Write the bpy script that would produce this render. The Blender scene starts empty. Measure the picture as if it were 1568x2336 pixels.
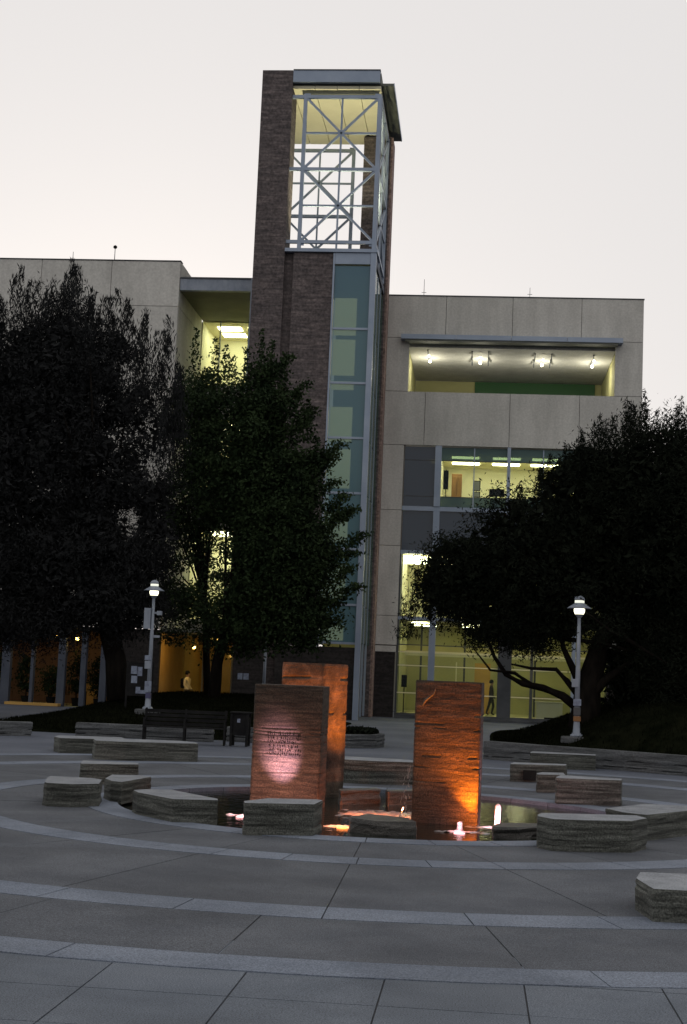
import bpy, bmesh, math, random
import numpy as np
from mathutils import Vector, Matrix, noise
R = math.radians
S = bpy.context.scene
COL = S.collection
random.seed(7)
RNG = np.random.default_rng(11)

# ------------------------------------------------------------------ camera
cd = bpy.data.cameras.new('camera')
cam = bpy.data.objects.new('camera', cd)
COL.objects.link(cam)
cd.sensor_fit = 'VERTICAL'
cd.sensor_height = 36.0
cd.lens = 3300.0 / 2336.0 * 36.0
cd.clip_start = 0.1
cd.clip_end = 3000
cam.location = (0, 0, 2.0)
cam.rotation_euler = (Matrix.Rotation(math.atan(.096), 3, 'Z') @ Matrix.Rotation(math.pi/2 + math.atan(370/3300), 3, 'X')
                      @ Matrix.Rotation(.0425, 3, 'Z')).to_euler()
S.camera = cam

# ------------------------------------------------------------------ sky, sun, exposure
SUN_EL, SUN_ROT = R(3.0), R(-14)
w = bpy.data.worlds.new('World'); S.world = w; w.use_nodes = True
nt = w.node_tree; nt.nodes.clear()
o = nt.nodes.new('ShaderNodeOutputWorld'); bg = nt.nodes.new('ShaderNodeBackground')
sky = nt.nodes.new('ShaderNodeTexSky'); sky.sky_type = 'NISHITA'; sky.sun_disc = False
sky.sun_elevation = SUN_EL; sky.sun_rotation = SUN_ROT
sky.air_density = 1.0; sky.dust_density = 4.0; sky.ozone_density = 2.0
# thin high cloud: the clear dusk sky is veiled by an even, pale layer
hs = nt.nodes.new('ShaderNodeHueSaturation'); hs.inputs['Saturation'].default_value = .45
mx = nt.nodes.new('ShaderNodeMix'); mx.data_type = 'RGBA'; mx.inputs[0].default_value = .76
mx.inputs[7].default_value = (8.35, 8.08, 7.98, 1)
nt.links.new(sky.outputs[0], hs.inputs['Color']); nt.links.new(hs.outputs[0], mx.inputs[6])
nt.links.new(mx.outputs[2], bg.inputs[0]); bg.inputs[1].default_value = .118
nt.links.new(bg.outputs[0], o.inputs[0])
sl = bpy.data.lights.new('sun', 'SUN'); sl.energy = .25; sl.angle = R(12); sl.color = (1, .9, .78)
sun = bpy.data.objects.new('sun', sl); COL.objects.link(sun)
sd = Vector((math.sin(SUN_ROT)*math.cos(SUN_EL), math.cos(SUN_ROT)*math.cos(SUN_EL), math.sin(SUN_EL)))
sun.rotation_euler = sd.to_track_quat('Z', 'Y').to_euler()
sun.location = (0, 60, 60)
S.view_settings.view_transform = 'Standard'; S.view_settings.look = 'None'
S.view_settings.exposure = 0.0; S.view_settings.gamma = 1.0; S.view_settings.use_curve_mapping = False
S.cycles.max_bounces = 7; S.cycles.transparent_max_bounces = 12
S.cycles.caustics_reflective = False; S.cycles.caustics_refractive = False
S.cycles.sample_clamp_indirect = 4.0

# ------------------------------------------------------------------ materials
def mk(name):
    m = bpy.data.materials.new(name); m.use_nodes = True
    return m, m.node_tree, m.node_tree.nodes['Principled BSDF']

def noisy(name, c0, c1, scale=(3, 3, 3), rough=.8, bump=.3, dist=.01, detail=6, c2=None, fine=0, metal=0, spec=.3, rnd=0, lo=.35, hi=.65, fa=.38, stain=0):
    m, t, p = mk(name); N = t.nodes; L = t.links.new
    g = N.new('ShaderNodeNewGeometry'); mp = N.new('ShaderNodeMapping'); mp.inputs['Scale'].default_value = scale
    L(g.outputs['Position'], mp.inputs[0])
    n = N.new('ShaderNodeTexNoise'); n.inputs['Scale'].default_value = 1; n.inputs['Detail'].default_value = detail
    n.inputs['Roughness'].default_value = .62
    L(mp.outputs[0], n.inputs['Vector'])
    r = N.new('ShaderNodeValToRGB'); e = r.color_ramp.elements
    e[0].position = lo; e[0].color = (*c0, 1); e[1].position = hi; e[1].color = (*c1, 1)
    if c2: k = e.new((lo+hi)/2); k.color = (*c2, 1)
    L(n.outputs[0], r.inputs[0]); out = r.outputs[0]
    h = n.outputs[0]
    if fine:
        n2 = N.new('ShaderNodeTexNoise'); n2.inputs['Scale'].default_value = fine; n2.inputs['Detail'].default_value = 3
        L(g.outputs['Position'], n2.inputs['Vector'])
        mr = N.new('ShaderNodeMapRange'); mr.inputs[1].default_value = .3; mr.inputs[2].default_value = .7
        mr.inputs[3].default_value = 1-fa; mr.inputs[4].default_value = 1+fa; L(n2.outputs[0], mr.inputs[0])
        mm = N.new('ShaderNodeMix'); mm.data_type = 'RGBA'; mm.blend_type = 'MULTIPLY'; mm.inputs[0].default_value = 1
        L(out, mm.inputs[6]); L(mr.outputs[0], mm.inputs[7]); out = mm.outputs[2]
        ad = N.new('ShaderNodeMath'); ad.inputs[1].default_value = 1
        L(h, ad.inputs[0]); L(n2.outputs[0], ad.inputs[1]); h = ad.outputs[0]
    if stain:
        n3 = N.new('ShaderNodeTexNoise'); n3.inputs['Scale'].default_value = .55; n3.inputs['Detail'].default_value = 7; n3.inputs['Distortion'].default_value = .8
        L(g.outputs['Position'], n3.inputs['Vector'])
        mr = N.new('ShaderNodeMapRange'); mr.inputs[1].default_value = .38; mr.inputs[2].default_value = .56
        mr.inputs[3].default_value = 1-stain; mr.inputs[4].default_value = 1.04; L(n3.outputs[0], mr.inputs[0])
        mm = N.new('ShaderNodeMix'); mm.data_type = 'RGBA'; mm.blend_type = 'MULTIPLY'; mm.inputs[0].default_value = 1
        L(out, mm.inputs[6]); L(mr.outputs[0], mm.inputs[7]); out = mm.outputs[2]
    if rnd:
        oi = N.new('ShaderNodeObjectInfo'); mr = N.new('ShaderNodeMapRange'); mr.inputs[3].default_value = 1-rnd; mr.inputs[4].default_value = 1+rnd
        L(oi.outputs['Random'], mr.inputs[0])
        mm = N.new('ShaderNodeMix'); mm.data_type = 'RGBA'; mm.blend_type = 'MULTIPLY'; mm.inputs[0].default_value = 1
        L(out, mm.inputs[6]); L(mr.outputs[0], mm.inputs[7]); out = mm.outputs[2]
    L(out, p.inputs['Base Color'])
    p.inputs['Roughness'].default_value = rough; p.inputs['Metallic'].default_value = metal
    p.inputs['Specular IOR Level'].default_value = spec
    if bump:
        b = N.new('ShaderNodeBump'); b.inputs['Strength'].default_value = bump; b.inputs['Distance'].default_value = dist
        L(h, b.inputs['Height']); L(b.outputs[0], p.inputs['Normal'])
    return m

def emit(name, col, s):
    m, t, p = mk(name)
    p.inputs['Base Color'].default_value = (*[min(1, c) for c in col], 1)
    p.inputs['Emission Color'].default_value = (*col, 1); p.inputs['Emission Strength'].default_value = s
    return m

def glass(name, tint, fac, body=(.05, .1, .1), rough=.05):
    m, t, p = mk(name); N = t.nodes; L = t.links.new
    p.inputs['Base Color'].default_value = (*body, 1); p.inputs['Roughness'].default_value = rough
    tr = N.new('ShaderNodeBsdfTransparent'); tr.inputs[0].default_value = (*tint, 1)
    mxs = N.new('ShaderNodeMixShader'); mxs.inputs[0].default_value = fac
    L(tr.outputs[0], mxs.inputs[1]); L(p.outputs[0], mxs.inputs[2])
    L(mxs.outputs[0], N['Material Output'].inputs[0])
    return m

M = {}
M['plaza'] = noisy('plaza_concrete', (.058, .068, .090), (.098, .111, .140), (.35, .35, .35), .8, .15, .004, fine=60)
M['slab'] = noisy('grey_slab', (.084, .099, .122), (.120, .138, .165), (.8, .8, .8), .85, .3, .004, fine=100, rnd=.07, fa=.6, stain=.14)
M['brownslab'] = noisy('exposed_aggregate', (.056, .063, .076), (.086, .094, .108), (.9, .9, .9), .9, .4, .004, fine=110, rnd=.07, fa=.7, stain=.16)
M['band'] = noisy('pale_band', (.110, .132, .172), (.155, .180, .224), (1.1, 1.1, 1.1), .8, .25, .003, fine=90, rnd=.07, fa=.5, stain=.15)
M['joint'] = noisy('joint_filler', (.032, .034, .04), (.055, .057, .063), (6, 6, 6), .9, 0)
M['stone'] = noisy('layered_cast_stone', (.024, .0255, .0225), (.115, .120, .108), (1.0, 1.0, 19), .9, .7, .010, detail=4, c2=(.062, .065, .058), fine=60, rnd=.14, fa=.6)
M['stonetop'] = noisy('pale_stone_top', (.155, .168, .185), (.235, .25, .27), (3, 3, 3), .85, .4, .005, fine=60, rnd=.1)  # paler colour for the top faces of the seats
M['stonewet'] = noisy('wet_dark_stone', (.02, .02, .019), (.07, .066, .06), (1.5, 1.5, 15), .4, .8, .012, fine=55)
M['wallstone'] = noisy('dark_wall_stone', (.045, .048, .05), (.10, .106, .112), (1.2, 1.2, 13), .9, .7, .012, fine=40)
M['mono'] = noisy('monolith_strata', (.006, .005, .004), (.056, .043, .031), (2.0, 2.0, 22), .8, .6, .01, detail=4, c2=(.027, .021, .015), fine=60, fa=.75, lo=.3, hi=.72)
M['mono2'] = noisy('monolith_strata_brown', (.007, .0055, .004), (.14, .10, .07), (2.4, 2.4, 3.2), .8, .9, .016, c2=(.05, .036, .025), fine=60, lo=.3, hi=.72)
M['concrete'] = noisy('precast_panel', (.43, .42, .39), (.51, .50, .465), (1.8, 1.8, .22), .85, .1, .004, fine=11, rnd=.03, fa=.11, stain=.06)
M['joint2'] = noisy('panel_joint', (.10, .095, .085), (.14, .13, .115), (3, 3, 3), .9, 0)
M['brick'] = noisy('tower_brick', (.05, .044, .046), (.17, .14, .135), (1.1, 1.1, 8.5), .9, .4, .02, c2=(.095, .080, .079), fine=9, lo=.3, hi=.72)
M['brickred'] = noisy('pale_red_brick', (.16, .11, .095), (.27, .19, .165), (1.2, 1.2, 9), .9, .4, .02, fine=9)
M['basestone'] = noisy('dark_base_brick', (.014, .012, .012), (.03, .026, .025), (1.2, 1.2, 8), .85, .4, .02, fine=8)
M['steel'] = noisy('blue_grey_steel', (.23, .28, .36), (.29, .34, .42), (.7, .7, .7), .45, 0, metal=.2)
M['darksteel'] = noisy('dark_steel', (.05, .055, .06), (.08, .085, .09), (1, 1, 1), .5, 0, metal=.2)
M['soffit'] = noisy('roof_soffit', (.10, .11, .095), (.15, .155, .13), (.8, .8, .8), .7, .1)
M['ceiling'] = noisy('cream_ceiling', (.62, .58, .42), (.70, .66, .48), (.5, .5, .5), .8, .05)
M['lampmetal'] = noisy('lamp_paint', (.17, .20, .245), (.25, .28, .33), (4, 4, 2), .5, .05)
M['slatepaint'] = noisy('slate_paint', (.05, .06, .085), (.075, .088, .115), (2, 2, 1), .6, 0)  # cafe column paint, darkened to stand for shade under the tree crowns
M['black'] = noisy('black_paint', (.012, .012, .013), (.02, .02, .02), (4, 4, 4), .8, 0, spec=.02)
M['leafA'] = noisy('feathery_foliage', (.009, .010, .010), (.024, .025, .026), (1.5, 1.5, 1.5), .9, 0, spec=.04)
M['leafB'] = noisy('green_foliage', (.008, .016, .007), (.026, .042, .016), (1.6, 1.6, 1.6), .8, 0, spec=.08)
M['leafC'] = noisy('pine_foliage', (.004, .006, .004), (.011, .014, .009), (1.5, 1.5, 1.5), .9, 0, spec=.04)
M['bark'] = noisy('bark', (.005, .0045, .004), (.014, .012, .010), (5, 5, 1.5), .95, .6, .02, spec=.03)
M['grass'] = noisy('dark_turf', (.003, .004, .002), (.008, .009, .005), (2, 2, 2), .95, .4, .02, spec=0)
M['roomwall'] = noisy('room_wall', (.64, .62, .48), (.72, .69, .55), (.4, .4, .4), .8, 0)
M['roomgreen'] = noisy('room_olive_wall', (.36, .345, .17), (.44, .42, .21), (.4, .4, .4), .8, 0)
M['wood'] = noisy('brown_wood', (.14, .07, .025), (.23, .115, .045), (3, 3, .6), .5, 0)
M['orangewall'] = noisy('ochre_wall', (.42, .25, .07), (.54, .33, .10), (.5, .5, .5), .8, 0)
M['cream'] = noisy('cream_counter', (.62, .58, .40), (.70, .66, .48), (1, 1, 1), .6, 0)
M['paper'] = noisy('paper_notice', (.14, .16, .22), (.24, .28, .36), (9, 9, 9), .8, 0)
M['glass'] = glass('clear_glass', (.92, .95, .92), .10, (.03, .05, .06))
M['darkglass'] = glass('blue_dark_glass', (.30, .36, .42), .75, (.035, .055, .085), .08)
M['teal'] = glass('teal_frosted_glass', (.70, .80, .78), .68, (.085, .18, .235), .3)
M['tealside'] = glass('green_side_glass', (.5, .7, .62), .5, (.10, .18, .16), .1)
M['blind'] = glass('teal_blind', (.5, .6, .5), .72, (.07, .13, .13), .5)
M['greenglass'] = glass('green_back_glass', (.3, .5, .3), .85, (.065, .15, .075), .06)
M['stairlit'] = emit('lit_stair_wall', (.98, .84, .40), 1.25)
M['tube'] = emit('fluorescent_panel', (1, .97, .62), 14.0)
M['tubewarm'] = emit('warm_lamp', (1, .66, .16), 3)
M['bulb'] = emit('lamp_globe', (1, .95, .68), 2.6)
M['bulbring'] = emit('lamp_glow_ring', (.92, .95, .80), .8)
M['spotbulb'] = emit('spot_bulb', (1, .93, .62), 9)
M['water'] = None
def water():
    m, t, p = mk('dark_pool_water'); N = t.nodes; L = t.links.new
    p.inputs['Base Color'].default_value = (.010, .013, .010, 1); p.inputs['Roughness'].default_value = .06
    p.inputs['IOR'].default_value = 1.33
    g = N.new('ShaderNodeNewGeometry'); n = N.new('ShaderNodeTexNoise'); n.inputs['Scale'].default_value = 5.5; n.inputs['Detail'].default_value = 4
    L(g.outputs['Position'], n.inputs['Vector']); b = N.new('ShaderNodeBump'); b.inputs['Strength'].default_value = .35; b.inputs['Distance'].default_value = .03
    L(n.outputs[0], b.inputs['Height']); L(b.outputs[0], p.inputs['Normal']); return m
M['water'] = water()
def foam():
    m, t, p = mk('churned_water'); p.inputs['Base Color'].default_value = (.33, .33, .33, 1); p.inputs['Roughness'].default_value = .2
    p.inputs['Transmission Weight'].default_value = .25; p.inputs['Subsurface Weight'].default_value = .3
    p.inputs['Subsurface Radius'].default_value = (.05, .05, .05); return m
M['foam'] = foam()

# ------------------------------------------------------------------ mesh helpers
class MB:
    def __init__(s): s.v = []; s.f = []
    def box(s, x0, x1, y0, y1, z0, z1):
        n = len(s.v)
        s.v += [(x0,y0,z0),(x1,y0,z0),(x1,y1,z0),(x0,y1,z0),(x0,y0,z1),(x1,y0,z1),(x1,y1,z1),(x0,y1,z1)]
        s.f += [tuple(n+i for i in q) for q in ((3,2,1,0),(4,5,6,7),(0,1,5,4),(1,2,6,5),(2,3,7,6),(3,0,4,7))]
        return s
    def bar(s, a, b, w, d=None, up=(0, 0, 1)):
        a, b = Vector(a), Vector(b); d = d or w; t = (b-a).normalized(); u = Vector(up)
        if abs(t.dot(u)) > .98: u = Vector((0, 1, 0))
        x = t.cross(u).normalized()*w/2; y = t.cross(x).normalized()*d/2; n = len(s.v)
        for p in (a, b):
            for q in (x+y, -x+y, -x-y, x-y): s.v.append(tuple(p+q))
        s.f += [tuple(n+i for i in q) for q in ((0,1,2,3),(7,6,5,4),(0,4,5,1),(1,5,6,2),(2,6,7,3),(3,7,4,0))]
        return s
    def tube(s, pts, rad, k=8):
        pts = [Vector(p) for p in pts]; n0 = len(s.v); m = len(pts)
        for i, p in enumerate(pts):
            t = (pts[min(i+1, m-1)]-pts[max(i-1, 0)]).normalized()
            u = Vector((1, 0, 0)) if abs(t.x) < .9 else Vector((0, 1, 0))
            x = t.cross(u).normalized(); y = t.cross(x)
            for j in range(k):
                a = 2*math.pi*j/k; s.v.append(tuple(p+(x*math.cos(a)+y*math.sin(a))*rad[i]))
        for i in range(m-1):
            for j in range(k):
                a = n0+i*k+j; b = n0+i*k+(j+1) % k; s.f.append((a, b, b+k, a+k))
        s.f.append(tuple(n0+j for j in range(k))); s.f.append(tuple(n0+(m-1)*k+j for j in reversed(range(k))))
        return s
    def lathe(s, c, prof, k=20):
        n0 = len(s.v)
        for r, z in prof:
            for j in range(k):
                a = 2*math.pi*j/k; s.v.append((c[0]+r*math.cos(a), c[1]+r*math.sin(a), c[2]+z))
        for i in range(len(prof)-1):
            for j in range(k):
                a = n0+i*k+j; b = n0+i*k+(j+1) % k; s.f.append((a, b, b+k, a+k))
        s.f.append(tuple(n0+j for j in reversed(range(k)))); s.f.append(tuple(n0+(len(prof)-1)*k+j for j in range(k)))
        return s
    def prism(s, poly, z0, z1):
        n = len(s.v); k = len(poly)
        s.v += [(x, y, z0) for x, y in poly]+[(x, y, z1) for x, y in poly]
        s.f.append(tuple(n+i for i in reversed(range(k)))); s.f.append(tuple(n+k+i for i in range(k)))
        s.f += [(n+i, n+(i+1) % k, n+k+(i+1) % k, n+k+i) for i in range(k)]
        return s
    def mesh(s, name, mat, smooth=False):
        me = bpy.data.meshes.new(name); me.from_pydata(s.v, [], s.f)
        bm = bmesh.new(); bm.from_mesh(me); bmesh.ops.recalc_face_normals(bm, faces=bm.faces); bm.to_mesh(me); bm.free()
        me.materials.append(M[mat] if isinstance(mat, str) else mat)
        if smooth: me.polygons.foreach_set('use_smooth', [True]*len(me.polygons))
        return me
    def build(s, name, mat, parent=None, smooth=False, bevel=0):
        ob = link(name, s.mesh(name, mat, smooth), parent)
        if bevel:
            md = ob.modifiers.new('bevel', 'BEVEL'); md.width = bevel; md.segments = 2; md.limit_method = 'ANGLE'
        return ob

def link(name, data, parent=None):
    ob = bpy.data.objects.new(name, data); COL.objects.link(ob)
    if parent is not None:
        ob.parent = parent
        if parent.parent is None and parent.type == 'EMPTY':
            ob.matrix_parent_inverse = Matrix.Translation(-parent.location)
    return ob
def tag(ob, label, cat, group=None, kind=None):
    ob['label'] = label; ob['category'] = cat
    if group: ob['group'] = group
    if kind: ob['kind'] = kind
    return ob
def thing(name, loc, label, cat, group=None):
    ob = bpy.data.objects.new(name, None); COL.objects.link(ob); ob.location = loc; ob.empty_display_size = .2
    return tag(ob, label, cat, group)
def bx(name, mat, parent, *b, bevel=0): return MB().box(*b).build(name, mat, parent, bevel=bevel)
def lamp_light(parent, kind, loc, energy, col, size=.05, target=None, cone=None, blend=.6):
    d = bpy.data.lights.new('light', kind); d.energy = energy; d.color = col; d.shadow_soft_size = size
    ob = link('light', d, parent)
    ob.location = loc
    if target is not None:
        ob.rotation_euler = (Vector(loc)-Vector(target)).to_track_quat('Z', 'Y').to_euler()
        d.spot_size = R(cone); d.spot_blend = blend
    return ob

# ------------------------------------------------------------------ ground and plaza paving
CX, CY = -1.40, 22.06
def annulus(name, radii, z, mat, k=128):
    b = MB()
    for i, r in enumerate(radii):
        for j in range(k):
            a = 2*math.pi*j/k; b.v.append((CX+r*math.cos(a), CY+r*math.sin(a), z))
    for i in range(len(radii)-1):
        for j in range(k):
            a = i*k+j; c = i*k+(j+1) % k; b.f.append((a, c, c+k, a+k))
    return b.build(name, mat)
ground = annulus('ground', [3.93, 8, 16, 30, 60, 150, 500, 1500], -.012, 'plaza'); ground['kind'] = 'structure'
bed = annulus('paving_bed', [3.90, 12.2], -.007, 'joint'); bed['kind'] = 'structure'

def ring(name, r0, r1, n, off, mat, top):
    gap = .013; da = 2*math.pi/n; me = None; sub = max(2, int(48/n)+2)
    for i in range(n):
        if me is None:
            b = MB(); pts0 = []; pts1 = []
            for r, L_ in ((r0+gap/2, pts0), (r1-gap/2, pts1)):
                g = gap/2/r
                for q in range(sub+1):
                    a = g+(da-2*g)*q/sub; L_.append((r*math.sin(a), -r*math.cos(a)))
            b.prism(pts0+pts1[::-1], -.06, top); me = b.mesh(name, mat)
        ob = bpy.data.objects.new(name, me); COL.objects.link(ob); ob.parent = ground
        ob.location = (CX, CY, random.uniform(-.0012, .0012)); ob.rotation_euler = (0, 0, off+i*da)
ring('pool_edge_stone', 3.875, 4.37, 32, .03, 'band', .008)
ring('paving_sector', 4.37, 5.86, 24, .02, 'brownslab', .003)
ring('band_stone', 5.86, 6.42, 50, .03, 'band', .006)
ring('paving_sector', 6.42, 9.36, 24, .02, 'brownslab', .003)
ring('band_stone', 9.36, 9.97, 50, .02, 'band', .006)
ring('paving_sector', 9.97, 11.70, 34, -.03, 'brownslab', .003)
ring('band_stone', 11.70, 12.22, 20, -.12, 'band', .006)
gridbed = MB().prism([(-9, 4), (9, 4), (9, 14), (-9, 14)], -.03, -.0095).build('slab_bed', 'joint'); gridbed['kind'] = 'structure'
me = MB().box(.006, .916, .006, .916, -.05, -.001).mesh('paving_slab', 'slab')
for i in range(-10, 10):
    for j in range(-5, 5):
        x, y = .38+.922*i, 9.1+.922*j
        d = max(math.hypot(x+a-CX, y+c-CY) for a in (0, .92) for c in (0, .92))
        if d < 12.0 or abs(x) > 8.2: continue
        ob = bpy.data.objects.new('paving_slab', me); COL.objects.link(ob); ob.parent = ground
        ob.location = (x, y, random.uniform(-.001, .001))
# pool
b = MB(); k = 96
for r, z in ((4.0, -.045), (4.0, -.5), (.01, -.5)):
    for j in range(k): b.v.append((CX+r*math.cos(2*math.pi*j/k), CY+r*math.sin(2*math.pi*j/k), z))
for i in range(2):
    for j in range(k): b.f.append((i*k+j, i*k+(j+1) % k, (i+1)*k+(j+1) % k, (i+1)*k+j))
basin = b.build('pool_basin', 'stonewet'); basin['kind'] = 'structure'
b = MB(); b.v = [(CX+3.99*math.cos(2*math.pi*j/k), CY+3.99*math.sin(2*math.pi*j/k), -.055) for j in range(k)]; b.f = [tuple(range(k))]
wat = b.build('water', 'water'); wat['kind'] = 'structure'

# ------------------------------------------------------------------ layered blocks
def strata(name, poly, z0, z1, mat, seed, amp=.016, step=.03, res=.06, parent=None, cracks=2, round_=.05, top_in=.008, lk=1., top=None):
    rr = random.Random(seed)
    ar = sum(poly[i][0]*poly[(i+1) % len(poly)][1]-poly[(i+1) % len(poly)][0]*poly[i][1] for i in range(len(poly)))
    if ar < 0: poly = poly[::-1]
    P = [Vector((*p, 0)) for p in poly]; pts = []
    n = len(P)
    for i in range(n):                                   # cut corners, then resample
        a, c, d = P[i-1], P[i], P[(i+1) % n]
        k = min(round_, .3*(c-a).length, .3*(d-c).length)
        p0 = c+(a-c).normalized()*k; p1 = c+(d-c).normalized()*k
        pts += [p0, (p0+p1)/2*.6+c*.4, p1]
    q = []
    for i in range(len(pts)):
        a, c = pts[i], pts[(i+1) % len(pts)]; m = max(1, int((c-a).length/res))
        q += [a.lerp(c, t/m) for t in range(m)]
    k = len(q); cen = sum(q, Vector())/k
    nor = []
    for i in range(k):
        t = q[(i+1) % k]-q[i-1]; nor.append(Vector((t.y, -t.x, 0)).normalized())
    L = max(4, int((z1-z0)/step)); b = MB()
    lay = 0; crack = set(rr.sample(range(2, L-1), min(cracks, L-3)))
    tgt = rr.uniform(-1, 1); left = 0
    for l in range(L+1):
        z = z0+(z1-z0)*l/L
        if left <= 0: tgt = rr.uniform(-1, 1); left = rr.randint(1, 4)
        left -= 1; lay += (tgt-lay)*.7
        for i in range(k):
            p = q[i]
            off = lay*amp*lk + noise.noise(Vector((p.x*3, p.y*3, z*9+seed)))*amp*.6 + noise.noise(Vector((p.x*14, p.y*14, z*30+seed)))*amp*.5
            if l in crack and noise.noise(Vector((p.x*2.2, p.y*2.2, seed+l))) > .02: off -= amp*2.6
            zz = z + (noise.noise(Vector((p.x*1.5, p.y*1.5, l*.2+seed)))*.03 if 0 < l < L else 0)
            if l == L: off -= top_in
            pp = p+nor[i]*off; b.v.append((pp.x, pp.y, zz))
    for l in range(L):
        for i in range(k): b.f.append((l*k+i, l*k+(i+1) % k, (l+1)*k+(i+1) % k, (l+1)*k+i))
    for i in range(k):
        p = Vector(b.v[L*k+i]).lerp(Vector((cen.x, cen.y, z1)), .5); b.v.append((p.x, p.y, z1+noise.noise(Vector((p.x*3, p.y*3, seed)))*.006))
    for i in range(k): b.f.append((L*k+i, L*k+(i+1) % k, (L+1)*k+(i+1) % k, (L+1)*k+i))
    b.v.append((cen.x, cen.y, z1)); c = len(b.v)-1
    for i in range(k): b.f.append(((L+1)*k+i, (L+1)*k+(i+1) % k, c))
    ob = b.build(name, mat, parent, smooth=False)
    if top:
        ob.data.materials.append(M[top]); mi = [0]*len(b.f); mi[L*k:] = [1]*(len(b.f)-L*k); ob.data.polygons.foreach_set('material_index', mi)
    return ob

G1 = 'layered stone seats around the fountain'
SEATS = [
 (.32, [(-6.0,20.16),(-6.2,20.95),(-6.25,21.3),(-5.6,21.3),(-5.4,21.1),(-5.24,20.34),(-5.56,20.03),(-5.92,20.04)], 'stone', 'rounded layered stone seat, pale top, leftmost one at the pool'),
 (.30, [(-5.50,21.6),(-5.6,22.4),(-5.2,22.6),(-4.95,22.35),(-5.10,21.05),(-5.3,21.2)], 'stone', 'wedge shaped dark stone seat just behind the leftmost rounded seat'),
 (.34, [(-6.6,24.21),(-6.71,24.75),(-5.73,24.8),(-5.63,24.38),(-6.05,24.12),(-6.51,23.9)], 'stone', 'slightly concave stone seat behind the dark wedge seat on the left'),
 (.32, [(-9.5,32.5),(-9.6,33.2),(-8.21,33.6),(-7.96,33.0),(-8.46,32.3),(-9.22,32.0)], 'stone', 'long low stone seat half hidden behind the longest seat at the left'),
 (.39, [(-8.16,30.86),(-8.2,31.5),(-6.47,31.9),(-6.01,31.5),(-5.89,31.0),(-7.43,30.32),(-7.96,30.3)], 'stone', 'longest stone seat, pale topped, in front of the dark slatted bench'),
 (.30, [(-4.65,19.85),(-4.52,20.1),(-4.17,20.2),(-3.34,19.18),(-3.3,18.95),(-3.86,18.78),(-4.5,19.5)], 'stone', 'kite shaped stone seat on the left front edge of the pool'),
 (.39, [(-2.82,18.04),(-2.6,18.6),(-1.98,18.8),(-1.90,18.7),(-1.94,18.06),(-2.77,17.78)], 'stone', 'blocky stone seat standing before the inscribed monolith'),
 (.38, [(.80,18.35),(.87,18.63),(2.08,18.95),(2.18,18.62),(1.94,18.12),(1.39,17.91),(.97,17.84),(.80,18.12)], 'stone', 'large many sided stone seat at the right front of the pool'),
 (.34, [(1.80,20.28),(2.46,21.4),(3.06,21.42),(3.33,21.08),(2.93,20.51),(2.28,19.56),(1.98,19.78)], 'stone', 'broad angled stone seat running out of frame on the right'),
 (.43, [(1.38,24.95),(1.5,25.6),(2.54,25.4),(2.48,24.95),(1.4,24.74)], 'stone', 'dark fronted rectangular stone seat right of the pool, farther back'),
 (.35, [(.74,29.98),(.83,30.44),(1.93,30.67),(1.87,30.1),(.74,29.67)], 'stone', 'low stone seat with a small square black hole in its face'),
 (.33, [(1.16,27.41),(1.3,27.9),(1.7,27.97),(1.7,27.3),(1.17,27.07)], 'stone', 'small stone seat tucked behind the dark fronted rectangular seat'),
 (.34, [(1.34,35.4),(1.43,35.9),(2.93,35.75),(2.88,35.15),(1.33,34.95)], 'stone', 'farthest pale stone seat at the foot of the right planting wall'),
 (.28, [(1.49,13.58),(1.58,14.04),(2.03,14.1),(2.5,14.14),(2.5,12.98),(1.86,12.93),(1.57,12.92)], 'stone', 'stone seat cut by the right picture edge, nearest the camera'),
 (.43, [(-2.52,27.86),(-2.47,28.2),(-1.23,28.1),(-1.1,27.73),(-1.1,27.29),(-1.86,27.07),(-2.45,27.1)], 'stone', 'long stone seat seen in the gap between the monoliths'),
]
for i, (h, poly, mt, lab) in enumerate(SEATS):
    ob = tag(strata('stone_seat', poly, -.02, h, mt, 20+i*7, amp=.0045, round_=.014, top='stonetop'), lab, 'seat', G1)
    if 'hole' in lab: bx('hole', 'black', ob, 1.0, 1.26, 29.66, 29.80, .05, .24)
for h, poly, lab in [
 (.13, [(-1.62,19.49),(-1.42,20.0),(-.85,19.75),(-.70,19.2),(-1.22,19.03),(-1.59,19.32)], 'black wet stone in the water left of the front monolith'),
 (.10, [(.27,19.54),(.37,19.95),(.62,20.1),(.95,20.2),(.95,19.86),(.6,19.48),(.28,19.40)], 'flat dark wet stone in the water near the white jet'),
 (.17, [(-2.14,23.5),(-1.6,24.2),(-1.48,23.9),(-2.08,23.1)], 'dark wet stone behind the pool water beside the tall monolith'),
 (.17, [(-1.41,23.82),(-1.0,24.2),(-.80,23.94),(-1.36,23.5)], 'dark wet stone at the back of the pool behind the front monolith')]:
    tag(strata('pool_stone', poly, -.5, h, 'stonewet', int(h*1000)+len(lab), amp=.014), lab, 'stone', 'wet stones in the pool')

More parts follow.
